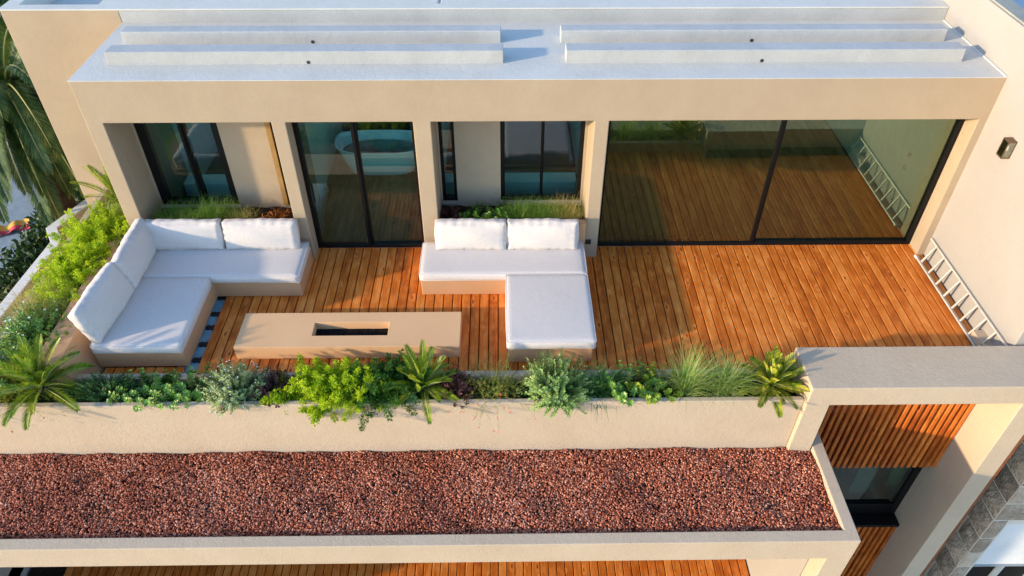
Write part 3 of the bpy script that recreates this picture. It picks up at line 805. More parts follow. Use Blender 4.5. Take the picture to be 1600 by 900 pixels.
# ------------------------------------------------------------------ left boundary parapet
lp = thing('boundary_wall', (-10.2, 0, -4), 'low cream boundary wall with bluish white painted top left of the planter', 'wall')
def poly_wall(pts, w, z0, z1, zc):
    """pts = centre line; vertical wall following it"""
    n = len(pts); L, Rr = [], []
    for i, p in enumerate(pts):
        p = Vector(p)
        if i == 0: d = (Vector(pts[1]) - p).normalized(); nrm = Vector((-d.y, d.x)); s = 1
        elif i == n - 1: d = (p - Vector(pts[-2])).normalized(); nrm = Vector((-d.y, d.x)); s = 1
        else:
            d1 = (p - Vector(pts[i-1])).normalized(); d2 = (Vector(pts[i+1]) - p).normalized()
            n1 = Vector((-d1.y, d1.x)); n2 = Vector((-d2.y, d2.x)); nrm = (n1 + n2).normalized(); s = 1 / max(0.4, nrm.dot(n1))
        L.append(p + nrm * w / 2 * s); Rr.append(p - nrm * w / 2 * s)
    v, f = [], []
    for a, b in zip(L, Rr): v += [(a.x, a.y, z0), (b.x, b.y, z0), (b.x, b.y, z1), (a.x, a.y, z1)]
    for i in range(n - 1):
        a, b = 4*i, 4*i+4
        for k in range(4): f.append((a + k, a + (k+1) % 4, b + (k+1) % 4, b + k))
    f += [(0, 3, 2, 1), (4*n-4, 4*n-3, 4*n-2, 4*n-1)]
    me = bpy.data.meshes.new('w'); me.from_pydata(v, [], f); return me
PL = [(-10.42, -3.0), (-10.17, 1.55), (-10.45, 1.98), (-9.95, 3.3)]
bevel(obj('wall_body', poly_wall(PL, 0.17, -4.3, -0.83, 0), M['rough'], lp), 0.01)
bevel(obj('painted_top', poly_wall(PL, 0.19, -0.829, -0.80, 0), M['greywhite'], lp), 0.008)
lg = obj('ledge', boxes_mesh('ledge', [(-10.33, -9.051, -3.3, YU, -1.6, -1.5)]), M['soil']); props(lg, kind='structure')

# ------------------------------------------------------------------ sofas
def sofa_base(name, label, boxes):
    t = thing(name, (boxes[0][0], boxes[0][2], 0), label, 'sofa base')
    xs = sorted({b for q in boxes for b in q[:2]}); ys = sorted({b for q in boxes for b in q[2:4]})
    def fill(i, j, k):
        cx_, cy_ = (xs[i] + xs[i+1]) / 2, (ys[j] + ys[j+1]) / 2
        return any(q[0] < cx_ < q[1] and q[2] < cy_ < q[3] for q in boxes)
    o = obj('plinth', grid_solid('plinth', xs, ys, [0.002, 0.30], fill), M['tan'], t); bevel(o, 0.01)
    return t
sb1 = sofa_base('sofa_base', 'tan cement plinth of the large corner sofa at left', [(-7.44, -4.80, -0.955, -0.052), (-7.44, -6.165, -2.46, -0.955)])
sb2 = sofa_base('sofa_base', 'tan cement plinth of the smaller sofa beside the wide glass door', [(-2.89, -0.30, -0.945, -0.052), (-1.53, -0.30, -2.43, -0.945)])
obj('back_panel', boxes_mesh('bp', [(-2.62, -0.235, -0.14, -0.053, 0.302, 0.80)]), M['tan'], sb2)
obj('back_panel', boxes_mesh('bp', [(-7.44, -5.0, -0.11, -0.053, 0.302, 0.78)]), M['tan'], sb1)

def cushion_mesh(sx, sy, sz, r=0.05, puff=0.03, n=(26, 26, 8), pucker=0.0, seed=0, belly=0.0):
    """rounded, puffed, slightly wrinkled box centred at the origin"""
    rg = np.random.default_rng(seed)
    ph = rg.uniform(0, 6.28, 12)
    v, f, idx = [], [], {}
    nx, ny, nz = n
    def vert(a, b, c):
        key = (a, b, c)
        if key in idx: return idx[key]
        u = np.array([2*a/nx-1, 2*b/ny-1, 2*c/nz-1])
        half = np.array([sx, sy, sz]) / 2
        p = u * half
        core = np.clip(p, -(half - r), half - r)
        d = p - core; l = np.linalg.norm(d)
        if l > 1e-9: p = core + d / l * r
        # puff large faces
        fx, fy, fz = (1 - u**2)
        bx = p[0] + np.sign(u[0]) * (abs(u[0]) ** 6) * puff * fy * fz * 0.6
        by = p[1] + np.sign(u[1]) * (abs(u[1]) ** 6) * puff * fx * fz
        bz = p[2] + np.sign(u[2]) * (abs(u[2]) ** 6) * puff * fx * fy * 0.6
        q = np.array([bx, by, bz])
        if pucker:
            # seams gather: small creases running away from the edges
            e = max(abs(u[0]), abs(u[2]))
            w = max(0, (e - 0.55) / 0.45) ** 2
            cr = math.sin(u[0] * 17 + ph[0]) * math.sin(u[0] * 41 + ph[1]) + 0.7 * math.sin(u[2] * 13 + ph[2] + 3 * u[0]) + 0.5 * math.sin(u[0] * 63 + ph[6])
            q[1] += pucker * w * cr * np.sign(u[1]) * (1 if abs(u[1]) > 0.5 else 0.3)
            q[2] += pucker * 0.45 * (math.sin(u[0] * 9 + ph[3]) + 0.6 * math.sin(u[0] * 21 + ph[7])) * (abs(u[2]) ** 4)
            q[1] += pucker * 0.8 * math.sin(u[0] * 4 + ph[4] + u[2] * 3) * np.sign(u[1])
            # ears at corners
            ce = (abs(u[0]) ** 8) * (abs(u[2]) ** 8)
            q[0] += np.sign(u[0]) * 0.025 * ce; q[2] += np.sign(u[2]) * 0.02 * ce
        q[1] -= belly * (1 - u[2]) * 0.5 * fx * (1 if u[1] < 0 else 0)
        idx[key] = len(v); v.append(tuple(q)); return idx[key]
    for a in range(nx):
        for b in range(ny):
            f.append((vert(a, b, nz), vert(a+1, b, nz), vert(a+1, b+1, nz), vert(a, b+1, nz)))
            f.append((vert(a, b, 0), vert(a, b+1, 0), vert(a+1, b+1, 0), vert(a+1, b, 0)))
    for a in range(nx):
        for c in range(nz):
            f.append((vert(a, 0, c), vert(a+1, 0, c), vert(a+1, 0, c+1), vert(a, 0, c+1)))
            f.append((vert(a, ny, c), vert(a, ny, c+1), vert(a+1, ny, c+1), vert(a+1, ny, c)))
    for b in range(ny):
        for c in range(nz):
            f.append((vert(0, b, c), vert(0, b, c+1), vert(0, b+1, c+1), vert(0, b+1, c)))
            f.append((vert(nx, b, c), vert(nx, b+1, c), vert(nx, b+1, c+1), vert(nx, b, c+1)))
    me = bpy.data.meshes.new('cushion'); me.from_pydata(v, [], f); smooth(me)
    return me

def piping(pts, r=0.006, n=6):
    """closed or open cord through points"""
    v, f = [], []
    m = len(pts)
    for i, p in enumerate(pts):
        p = Vector(p); a = Vector(pts[(i+1) % m]); b = Vector(pts[i-1])
        t = (a - b).normalized()
        s = t.orthogonal().normalized() if abs(t.z) > 0.9 else t.cross(Vector((0, 0, 1))).normalized()
        u = s.cross(t)
        for k in range(n):
            an = 2 * math.pi * k / n
            v.append(tuple(p + s * math.cos(an) * r + u * math.sin(an) * r))
    for i in range(m):
        j = (i + 1) % m
        for k in range(n): f.append((i*n+k, i*n+(k+1) % n, j*n+(k+1) % n, j*n+k))
    me = bpy.data.meshes.new('piping'); me.from_pydata(v, [], f); smooth(me); return me

def seat(name_label, x0, x1, y0, y1, seed):
    zt, zb = 0.458, 0.303
    me = cushion_mesh(x1 - x0, y1 - y0, zt - zb, 0.035, 0.022, (30, 24, 6), 0.0, seed)
    o = obj('seat_cushion', me, M['fabric'], None, ((x0+x1)/2, (y0+y1)/2, (zt+zb)/2))
    props(o, name_label, 'cushion', 'sofa cushions')
    for zz in (zt - 0.014 - (zt+zb)/2, zb + 0.016 - (zt+zb)/2):
        hx, hy = (x1-x0)/2 - 0.004, (y1-y0)/2 - 0.004
        c = 0.03; pts = []
        for (sx_, sy_, a0) in ((1, 1, 0), (-1, 1, 90), (-1, -1, 180), (1, -1, 270)):
            for a in (0, 30, 60, 90):
                an = R(a0 + a); pts.append((sx_*(hx-c) + c*math.cos(an), sy_*(hy-c) + c*math.sin(an), zz))
        obj('piping', piping(pts), M['fabric'], o, o.location)
    return o
seat('long white seat cushion of the left corner sofa, below the two window-side pillows', -7.43, -4.785, -0.985, -0.115, 1)
seat('white chaise seat cushion of the left corner sofa in shade', -7.434, -6.155, -2.49, -0.995, 2)
seat('long white seat cushion of the smaller sofa with two pillows behind', -2.912, -0.262, -0.965, -0.145, 3)
seat('sunlit white chaise seat cushion of the smaller sofa reaching towards the front planter', -1.545, -0.262, -2.468, -0.973, 4)

def pillow(label, cx, cy, w, ang, tilt, seed, h=0.50, t=0.19):
    me = cushion_mesh(w, t, h, 0.055, 0.05, (40, 8, 20), 0.009, seed, 0.0)
    o = obj('back_pillow', me, M['fabric'], None, (cx, cy, 0.458 + h / 2 * math.cos(tilt) + 0.005))
    o.rotation_euler = Matrix.Rotation(ang, 3, 'Z').to_euler()
    o.rotation_euler = (Matrix.Rotation(ang, 3, 'Z') @ Matrix.Rotation(-tilt, 3, 'X')).to_euler()
    props(o, label, 'pillow', 'sofa back pillows')
    hx, hz = w/2 - 0.006, h/2 - 0.006
    c = 0.05
    for s in (-1, 1):
        pts = []
        for (sx_, sz_, a0) in ((1, 1, 0), (-1, 1, 90), (-1, -1, 180), (1, -1, 270)):
            for a in (0, 30, 60, 90):
                an = R(a0 + a); pts.append((sx_*(hx-c) + c*math.cos(an), s * (t/2 - 0.03), sz_*(hz-c) + c*math.sin(an)))
        q = bpy.data.objects.new('piping', piping(pts, 0.005)); link(q); q.data.materials.append(M['fabric']); q.parent = o
    return o
pillow('white back pillow nearest the corner on the window side of the left sofa', -6.745, -0.215, 1.23, 0.0, R(12), 11, 0.47)
pillow('white back pillow at the open right end of the left sofa', -5.49, -0.215, 1.16, 0.0, R(12), 12, 0.47)
pillow('white back pillow on the left half of the smaller sofa', -2.105, -0.265, 1.12, R(-0.6), R(10), 13, 0.48)
pillow('white back pillow on the right half of the smaller sofa', -0.945, -0.275, 1.12, R(-1), R(10), 14, 0.48)
pillow('white back pillow along the left planter wall, in the rear corner of the left sofa', -7.33, -0.72, 1.14, R(91), R(14), 15, 0.52)
pillow('white back pillow on the front end of the chaise against the left planter wall', -7.38, -1.86, 1.13, R(86), R(17), 16, 0.56)

# ------------------------------------------------------------------ fire table
ft = thing('fire_table', (-3.86, -1.96, 0), 'long low tan cement fire table with a rectangular burner slot', 'table')
tx0, tx1, ty0, ty1, tz = -5.50, -2.228, -2.325, -1.598, 0.242
me = grid_solid('table_body', [tx0, -4.41, -3.30, tx1], [ty0, -2.09, -1.812, ty1], [0.002, 0.07, tz], lambda i, j, k: not (i == 1 and j == 1 and k == 1))
bevel(obj('table_body', me, M['table'], ft), 0.006)
def rocks():
    ico = bmesh.new(); bmesh.ops.create_icosphere(ico, subdivisions=1, radius=1.0)
    bv = np.array([v.co[:] for v in ico.verts]); bf = [[v.index for v in f.verts] for f in ico.faces]; ico.free()
    V, Fc = [], []
    for i in range(420):
        p = np.array([random.uniform(-4.395, -3.315), random.uniform(-2.078, -1.825), 0.108 + random.uniform(-.006, .006)])
        s = random.uniform(0.007, 0.012); b = len(V)
        for q in bv: V.append(tuple(p + q * s * rng.uniform(0.7, 1.2)))
        Fc += [[a + b for a in f] for f in bf]
    me = bpy.data.meshes.new('burner_rocks'); me.from_pydata(V, [], Fc)
    o = obj('burner_rocks', me, M['charcoal'], ft); o['kind'] = 'stuff'
rocks()
obj('burner_bed', boxes_mesh('bed', [(-4.405, -3.305, -2.085, -1.817, 0.0705, 0.105)]), M['charcoal'], ft)

# ------------------------------------------------------------------ ladder
def bar(p0, p1, w, d, upv=Vector((0, 0, 1))):
    p0, p1 = Vector(p0), Vector(p1); t = (p1 - p0).normalized()
    s = t.cross(upv).normalized(); u = s.cross(t)
    v = []
    for p in (p0, p1):
        for a, b in ((-1, -1), (1, -1), (1, 1), (-1, 1)): v.append(tuple(p + s * a * w / 2 + u * b * d / 2))
    f = [(0, 3, 2, 1), (4, 5, 6, 7)] + [(k, (k+1) % 4, 4 + (k+1) % 4, 4 + k) for k in range(4)]
    me = bpy.data.meshes.new('bar'); me.from_pydata(v, [], f); return me
ldr = thing('ladder', (5.5, -1.3, 0), 'aluminium ladder lying on its side against the cream right wall', 'ladder')
A0, A1 = Vector((5.455, -0.10, 0.03)), Vector((5.455, -2.60, 0.03))
B0, B1 = Vector((5.60, -0.06, 0.385)), Vector((5.60, -2.60, 0.385))
dirv = (B0 - A0).normalized(); 
nrm = Vector((0, 1, 0)).cross(Vector((0.145, 0, 0.355)).normalized())
bevel(obj('rail', bar(A0, A1, 0.028, 0.06, nrm), M['alu'], ldr), 0.005)
bevel(obj('rail', bar(B0, B1, 0.028, 0.06, nrm), M['alu'], ldr), 0.005)
obj('foot', bar(A0 + Vector((0, 0.03, 0)), A0 - Vector((0, 0.04, 0)), 0.036, 0.068, nrm), M['greywhite'], ldr)
for k in range(9):
    y = -0.26 - 0.285 * k
    if y < -2.55: break
    bevel(obj('rung', bar((5.46, y, 0.045), (5.596, y, 0.372), 0.03, 0.03, Vector((0, 1, 0))), M['alu'], ldr), 0.005)

# ------------------------------------------------------------------ wall lamp
lm = thing('wall_lamp', (5.57, -0.7, 2.5), 'bronze box wall lamp with glass sides on the tall right wall', 'lamp')
lx0, lx1, ly0, ly1, lz0, lz1 = 5.505, 5.628, -0.80, -0.66, 2.40, 2.67
t = 0.012
obj('frame', boxes_mesh('lf', [(lx0, lx1, ly0, ly1, lz1 - 0.018, lz1), (lx0, lx1, ly0, ly1, lz0, lz0 + 0.018)] +
    [(a, a + t, b, b + t, lz0 + 0.018, lz1 - 0.018) for a in (lx0, lx1 - t) for b in (ly0, ly1 - t)]), M['bronze'], lm)
obj('back_plate', boxes_mesh('lb', [(lx1 - 0.004, lx1 + 0.001, ly0 + t, ly1 - t, lz0 + 0.018, lz1 - 0.018)]), M['bronze'], lm)
me = bpy.data.meshes.new('g'); me.from_pydata([(lx0 + .003, ly0 + t, lz0 + .018), (lx0 + .003, ly1 - t, lz0 + .018), (lx0 + .003, ly1 - t, lz1 - .018), (lx0 + .003, ly0 + t, lz1 - .018)], [], [(0, 1, 2, 3)])
obj('pane', me, M['lampglass'], lm)
me = bpy.data.meshes.new('g'); me.from_pydata([(lx0 + t, ly0 + .003, lz0 + .018), (lx1 - t, ly0 + .003, lz0 + .018), (lx1 - t, ly0 + .003, lz1 - .018), (lx0 + t, ly0 + .003, lz1 - .018)], [], [(0, 1, 2, 3)])
obj('pane', me, M['lampglass'], lm)
bmx = bmesh.new(); bmesh.ops.create_uvsphere(bmx, u_segments=12, v_segments=8, radius=0.03, matrix=Matrix.Translation((5.575, -0.73, 2.53)) @ Matrix.Diagonal((1, 1, 1.5, 1)))
me = bpy.data.meshes.new('bulb'); bmx.to_mesh(me); bmx.free(); obj('bulb', smooth(me), M['whitefl'], lm)

# ------------------------------------------------------------------ bathtub
bt = thing('bathtub', (-3.95, 2.8, 0), 'white freestanding bathtub seen behind the narrower sliding door', 'bathtub')
def tub():
    n = 48; v, f = [], []
    rings = [(0.60, 0.26, 0.0), (0.64, 0.29, 0.04), (0.72, 0.33, 0.25), (0.80, 0.37, 0.45), (0.85, 0.40, 0.56), (0.86, 0.41, 0.585), (0.83, 0.385, 0.59), (0.78, 0.35, 0.52), (0.70, 0.30, 0.25), (0.55, 0.2, 0.12)]
    for (a, b, z) in rings:
        for k in range(n):
            t = 2 * math.pi * k / n
            c, s = math.cos(t), math.sin(t)
            e = 0.62
            v.append((-3.95 + a * math.copysign(abs(c) ** e, c), 2.83 + b * 1.12 * math.copysign(abs(s) ** e, s), z + (0.06 * abs(c) ** 3 if z > 0.4 else 0)))
    for r_ in range(len(rings) - 1):
        for k in range(n): f.append((r_*n+k, r_*n+(k+1) % n, (r_+1)*n+(k+1) % n, (r_+1)*n+k))
    f.append(tuple(range(n-1, -1, -1))); f.append(tuple((len(rings)-1)*n + k for k in range(n)))
    me = bpy.data.meshes.new('tub'); me.from_pydata(v, [], f); obj('tub_shell', smooth(me), M['tub'], bt)
    vv = [(-3.95 + 0.74 * math.cos(2*math.pi*k/n), 2.83 + 0.38 * math.sin(2*math.pi*k/n), 0.42) for k in range(n)]
    me = bpy.data.meshes.new('water'); me.from_pydata(vv, [], [tuple(range(n))]); obj('cover', me, M['tubfilm'], bt)
tub()

# ------------------------------------------------------------------ towel

bmx = bmesh.new(); bmesh.ops.create_grid(bmx, x_segments=14, y_segments=8, size=1.0)
for v_ in bmx.verts: v_.co = Vector((v_.co.x * 0.45, v_.co.y * 0.25, 0.05 + 0.04 * math.sin(v_.co.x * 7) + 0.03 * math.sin(v_.co.y * 5 + v_.co.x * 3)))
me = bpy.data.meshes.new('towel'); bmx.to_mesh(me); bmx.free()
tm, tnt, tb = mat('red_yellow_towel')
tcn = N(tnt, 'ShaderNodeTexCoord'); sp = N(tnt, 'ShaderNodeSeparateXYZ'); tnt.links.new(tcn.outputs['Object'], sp.inputs[0])
rr = ramp(tnt, [(0.0, (0.55, 0.02, 0.03)), (0.40, (0.65, 0.05, 0.06)), (0.48, (0.75, 0.35, 0.02))], 'CONSTANT')
ma = N(tnt, 'ShaderNodeMath', operation='ADD'); ma.inputs[1].default_value = 0.5
tnt.links.new(sp.outputs['Y'], ma.inputs[0]); tnt.links.new(ma.outputs[0], rr.inputs[0]); tnt.links.new(rr.outputs[0], tb.inputs['Base Color'])
o = obj('towel', smooth(me), tm, None, (-14.55, 6.05, -3.89)); o.rotation_euler = (0, 0, 0.5)
props(o, 'crumpled red and yellow towel lying on the pale yard under the palm', 'towel')

# ------------------------------------------------------------------ foliage toolkit
class Geo:
    def __init__(s): s.v, s.f, s.m, s.n = [], [], [], 0
    def add(s, V, Fc, mi=0):
        V = np.asarray(V, float).reshape(-1, 3)
        s.v.append(V); Fc = np.asarray(Fc) + s.n
        s.f.append(Fc); s.m.append(np.full(len(Fc), mi)); s.n += len(V)
    def leaves(s, P, D, U, L, W, mi=0, fold=0.15, droop=0.0, wide=0.45):
        """P base, D direction, U approx normal; one folded 4-gon per leaf"""
        P, D, U = [np.asarray(a, float) for a in (P, D, U)]
        n = len(P); L = np.broadcast_to(L, n)[:, None]; W = np.broadcast_to(W, n)[:, None]
        D = D / (np.linalg.norm(D, axis=1)[:, None] + 1e-9)
        S = np.cross(D, U); S /= (np.linalg.norm(S, axis=1)[:, None] + 1e-9)
        Nn = np.cross(S, D)
        mid = P + D * L * wide
        tip = P + D * L - np.array([0, 0, 1.0]) * droop * L
        V = np.stack([P, mid + S * W / 2 + Nn * W * fold, tip, mid - S * W / 2 + Nn * W * fold], 1).reshape(-1, 3)
        b = np.arange(n)[:, None] * 4
        Fc = np.concatenate([b + np.array([[0, 1, 2, 3]])], 0)
        s.add(V, Fc, mi)
    def blades(s, P, D, L, W, bend, mi=0, seg=4):
        """grass blades: ribbons that start along D and bend down/outwards"""
        P, D = np.asarray(P, float), np.asarray(D, float); n = len(P)
        D = D / np.linalg.norm(D, axis=1)[:, None]
        L = np.broadcast_to(L, n); W = np.broadcast_to(W, n); bend = np.broadcast_to(bend, n)
        hor = D.copy(); hor[:, 2] = 0; hor /= (np.linalg.norm(hor, axis=1)[:, None] + 1e-6)
        S = np.stack([-hor[:, 1], hor[:, 0], np.zeros(n)], 1)
        V = []
        pos = P.copy(); d = D.copy()
        for k in range(seg + 1):
            t = k / seg
            w = (W * (1 - t ** 1.5) * 0.5 + 0.0003)[:, None]
            V.append(pos - S * w); V.append(pos + S * w)
            pos = pos + d * (L / seg)[:, None]
            d = d + (hor * 0.5 - np.array([0, 0, 1.0])) * (bend * (0.4 + t))[:, None] / seg
            d /= np.linalg.norm(d, axis=1)[:, None]
        V = np.stack(V, 1).reshape(-1, 3)
        b = (np.arange(n) * (2 * (seg + 1)))[:, None]
        Fc = np.concatenate([b + np.array([[2*k, 2*k+1, 2*k+3, 2*k+2]]) for k in range(seg)], 0)
        s.add(V, Fc, mi)
    def stem(s, pts, r0, r1, mi=0, n=4):
        pts = np.asarray(pts, float); m = len(pts)
        t = np.gradient(pts, axis=0); t /= (np.linalg.norm(t, axis=1)[:, None] + 1e-9)
        ref = np.tile([0.31, 0.95, 0.05], (m, 1)); a = np.cross(t, ref); a /= (np.linalg.norm(a, axis=1)[:, None] + 1e-9); b = np.cross(t, a)
        r = np.linspace(r0, r1, m)[:, None]
        V = np.stack([pts + (a * math.cos(2*math.pi*k/n) + b * math.sin(2*math.pi*k/n)) * r for k in range(n)], 1).reshape(-1, 3)
        Fc = [[i*n+k, i*n+(k+1) % n, (i+1)*n+(k+1) % n, (i+1)*n+k] for i in range(m-1) for k in range(n)]
        s.add(V, Fc, mi)
    def mesh(s, name):
        V = np.concatenate(s.v); Fc = np.concatenate(s.f); mi = np.concatenate(s.m)
        me = bpy.data.meshes.new(name)
        me.vertices.add(len(V)); me.vertices.foreach_set('co', V.ravel())
        me.loops.add(Fc.size); me.loops.foreach_set('vertex_index', Fc.ravel().astype(np.int32))
        me.polygons.add(len(Fc)); me.polygons.foreach_set('loop_start', (np.arange(len(Fc)) * 4).astype(np.int32))
        me.update(calc_edges=True)
        me.polygons.foreach_set('material_index', mi.astype(np.int32))
        return me

def rnd_dirs(n, up_bias=0.0):
    d = rng.normal(size=(n, 3)); d[:, 2] += up_bias
    return d / np.linalg.norm(d, axis=1)[:, None]

def plant(name, label, loc, parts, cat='plant', group=None, kind_part='foliage'):
    """parts: list of (part_name, Geo, [materials])"""
    t = thing(name, loc, label, cat, group)
    for (pn, G, ms) in parts:
        if G.n == 0: continue
        me = G.mesh(pn)
        o = bpy.data.objects.new(pn, me); link(o); o.parent = t
        for m in ms: me.materials.append(M[m])
        o['kind'] = 'stuff'
    return t

PLG = 'plants growing in the terrace planters'

def arch(az, el, L, droop, n=10, start=(0, 0, 0)):
    p = np.array(start, float); out = [p.copy()]
    d = np.array([math.cos(az) * math.cos(el), math.sin(az) * math.cos(el), math.sin(el)])
    for k in range(n):
        p = p + d * L / n; out.append(p.copy())
        d = d + np.array([0, 0, -1.0]) * droop / n * (0.5 + k / n); d /= np.linalg.norm(d)
    return np.array(out)

def fern_bush(label, loc, rx, ry, h, nplume, matn='lf_fern', hang=0.0, name='asparagus_fern'):
    G, S = Geo(), Geo()
    for i in range(nplume):
        az = random.uniform(0, 2*math.pi); el = R(random.uniform(15, 88))
        L = h * random.uniform(0.75, 1.35)
        st = (random.gauss(0, rx * 0.38), random.gauss(0, ry * 0.38), 0)
        pts = arch(az, el, L, random.uniform(0.5, 1.9) + hang, 9, st)
        S.stem(pts, 0.003, 0.001, 0, 3)
        # branchlets
        T = np.linspace(0.15, 1.0, 26)
        base = np.stack([np.interp(T * 9, np.arange(10), pts[:, k]) for k in range(3)], 1)
        tan = np.stack([np.interp(T * 9, np.arange(10), np.gradient(pts, axis=0)[:, k]) for k in range(3)], 1)
        tan /= np.linalg.norm(tan, axis=1)[:, None]
        bl = 0.075 * np.sin(np.pi * np.clip(T * 0.92, 0, 1)) ** 0.6 * (h / 0.45) ** 0.5
        for q in range(3):
            side = rnd_dirs(26, 0.25); side -= (side * tan).sum(1)[:, None] * tan * 0.7
            side /= np.linalg.norm(side, axis=1)[:, None]
            bd = side * 0.85 + tan * 0.5
            bd /= np.linalg.norm(bd, axis=1)[:, None]
            for tt in (0.15, 0.4, 0.65, 0.9):
                P = base + bd * (bl * tt)[:, None]
                for e in range(2):
                    dd = bd + rnd_dirs(26, 0.1) * 0.75
                    G.leaves(P, dd, rnd_dirs(26, 0.8), 0.031 * rng.uniform(0.7, 1.3, 26), 0.011, 0, 0.05)
    return plant(name, label, loc, [('foliage', G, [matn]), ('stems', S, ['greenstem'])], 'plant', PLG)

def shrub(label, loc, r, h, nst, matn, leaf=(0.03, 0.009), dens=34, whorl=3, spread=0.9, flowers=0, name='shrub', stemmat='stem', up_leaf=0.5, sides=(1, 1), flmat='whitefl', flsize=0.012):
    """many upright stems whose tops carry dense small leaves"""
    G, S, Fl = Geo(), Geo(), Geo()
    tips = []
    for i in range(nst):
        az = random.uniform(0, 2*math.pi); rr = math.sqrt(random.random())
        el = R(88 - 72 * rr * spread)
        L = (h * (1 - rr) + r * rr) * random.uniform(0.8, 1.15)
        pts = arch(az, el, L, random.uniform(-0.5, 0.2), 8, (random.gauss(0, r*.12), random.gauss(0, r*.12), 0))
        pts[:, 0] *= sides[0]; pts[:, 1] *= sides[1]
        S.stem(pts, 0.004, 0.0015, 0, 3)
        T = np.repeat(np.linspace(0.38, 1.0, dens // whorl), whorl); n = len(T)
        base = np.stack([np.interp(T * 8, np.arange(9), pts[:, k]) for k in range(3)], 1)
        tan = pts[-1] - pts[-3]; tan /= np.linalg.norm(tan)
        d = rnd_dirs(n); d -= (d @ tan)[:, None] * tan; d /= np.linalg.norm(d, axis=1)[:, None]
        d = d * 1.0 + tan * up_leaf
        G.leaves(base, d, np.tile(tan, (n, 1)), leaf[0] * rng.uniform(0.7, 1.3, n), leaf[1] * rng.uniform(0.8, 1.2, n), 0, 0.12)
        tips.append(pts[-1])
    if flowers:
        tp = np.array([tips[random.randrange(len(tips))] for _ in range(flowers)]) + rng.normal(size=(flowers, 3)) * 0.02
        for k in range(5):
            d = np.stack([np.full(flowers, math.cos(k*1.256)), np.full(flowers, math.sin(k*1.256)), np.full(flowers, 0.35)], 1)
            Fl.leaves(tp, d, np.tile([0, 0, 1.0], (flowers, 1)), flsize, flsize * 0.8, 0, 0.0, 0, 0.55)
    return plant(name, label, loc, [('foliage', G, [matn]), ('stems', S, [stemmat]), ('flowers', Fl, [flmat])], 'plant', PLG)

def rosette_shrub(label, loc, r, h, nst, matn, leaf=(0.055, 0.02), name='leafy_shrub', sides=(1, 1)):
    """glossy leaf rosettes on upright stem tips"""
    G, S = Geo(), Geo()
    for i in range(nst):
        az = random.uniform(0, 2*math.pi); rr = math.sqrt(random.random())
        el = R(86 - 50 * rr); L = h * random.uniform(0.55, 1.1)
        pts = arch(az, el, L, -0.3, 6, (r*0.55*rr*math.cos(az)*sides[0], r*0.55*rr*math.sin(az)*sides[1], 0))
        S.stem(pts, 0.005, 0.002, 0, 4)
        for (t, ln, k) in ((0.5, 1.0, 5), (0.68, 1.0, 6), (0.84, 0.95, 7), (0.95, 0.85, 8), (1.0, 0.6, 6)):
            c = pts[min(6, int(t * 6))]; tan = pts[-1] - pts[-2]; tan /= np.linalg.norm(tan)
            a = np.arange(k) * 2 * math.pi / k + random.uniform(0, 6)
            u = np.cross(tan, [0.2, 0.9, 0.1]); u /= np.linalg.norm(u); w = np.cross(tan, u)
            d = np.cos(a)[:, None] * u + np.sin(a)[:, None] * w + tan * (0.15 + 0.9 * max(0, t - 0.6)) + rnd_dirs(k) * 0.12
            G.leaves(np.tile(c, (k, 1)), d, np.tile(tan, (k, 1)), leaf[0] * ln * rng.uniform(0.8, 1.2, k), leaf[1] * rng.uniform(0.85, 1.15, k), 0, 0.12, 0.08, 0.62)
    return plant(name, label, loc, [('foliage', G, [matn]), ('stems', S, ['stem'])], 'plant', PLG)

def grass(label, loc, rx, ry, h, n, matn='lf_grass', bend=1.6, w=0.0035, lean=(0, 0), name='feather_grass', el=(45, 88)):
    G = Geo()
    az = rng.uniform(0, 2*np.pi, n); e = np.radians(rng.uniform(el[0], el[1], n))
    P = np.stack([rng.normal(0, rx, n), rng.normal(0, ry, n), np.zeros(n)], 1)
    D = np.stack([np.cos(az)*np.cos(e) + lean[0], np.sin(az)*np.cos(e) + lean[1], np.sin(e)], 1)
    G.blades(P, D, h * rng.uniform(0.55, 1.2, n), w * rng.uniform(0.7, 1.3, n), bend * rng.uniform(0.5, 1.4, n), 0, 5)
    return plant(name, label, loc, [('blades', G, [matn])], 'plant', PLG)

def frond_geo(az, el, L, droop, nl, leafL, leafW, vangle=0.5, twist=0.0, start=0.12, tipdroop=0.15, flat=0.0, ang=0.9):
    pts = arch(az, el, L, droop, 12)
    G = Geo(); G.stem(pts, 0.010 * max(1, L), 0.003, 1, 4)
    T = np.linspace(start, 1.0, nl)
    base = np.stack([np.interp(T * 12, np.arange(13), pts[:, k]) for k in range(3)], 1)
    gr = np.gradient(pts, axis=0)
    tan = np.stack([np.interp(T * 12, np.arange(13), gr[:, k]) for k in range(3)], 1); tan /= np.linalg.norm(tan, axis=1)[:, None]
    side0 = np.array([-math.sin(az), math.cos(az), 0.0])
    ct, st_ = math.cos(twist), math.sin(twist)
    nrm0 = np.cross(tan, side0) * -1
    nrm0 /= np.linalg.norm(nrm0, axis=1)[:, None]
    nrm0 *= np.sign(nrm0[:, 2:3] + 1e-6)
    sd = side0 * ct + nrm0 * st_
    nm = np.cross(tan, sd); nm *= np.sign((nm * nrm0).sum(1))[:, None]
    prof = np.clip(np.sin(np.pi * (0.10 + 0.86 * (T - start) / (1 - start))) ** 0.55, 0.15, 1)
    for s in (-1, 1):
        d = sd * s * math.cos(vangle) * ang + nm * math.sin(vangle) + tan * (0.55 + 0.8 * T[:, None]) + rnd_dirs(nl) * 0.06
        G.leaves(base, d, nm, leafL * prof * rng.uniform(0.9, 1.08, nl), leafW, 0, 0.1, tipdroop, 0.4)
    return G

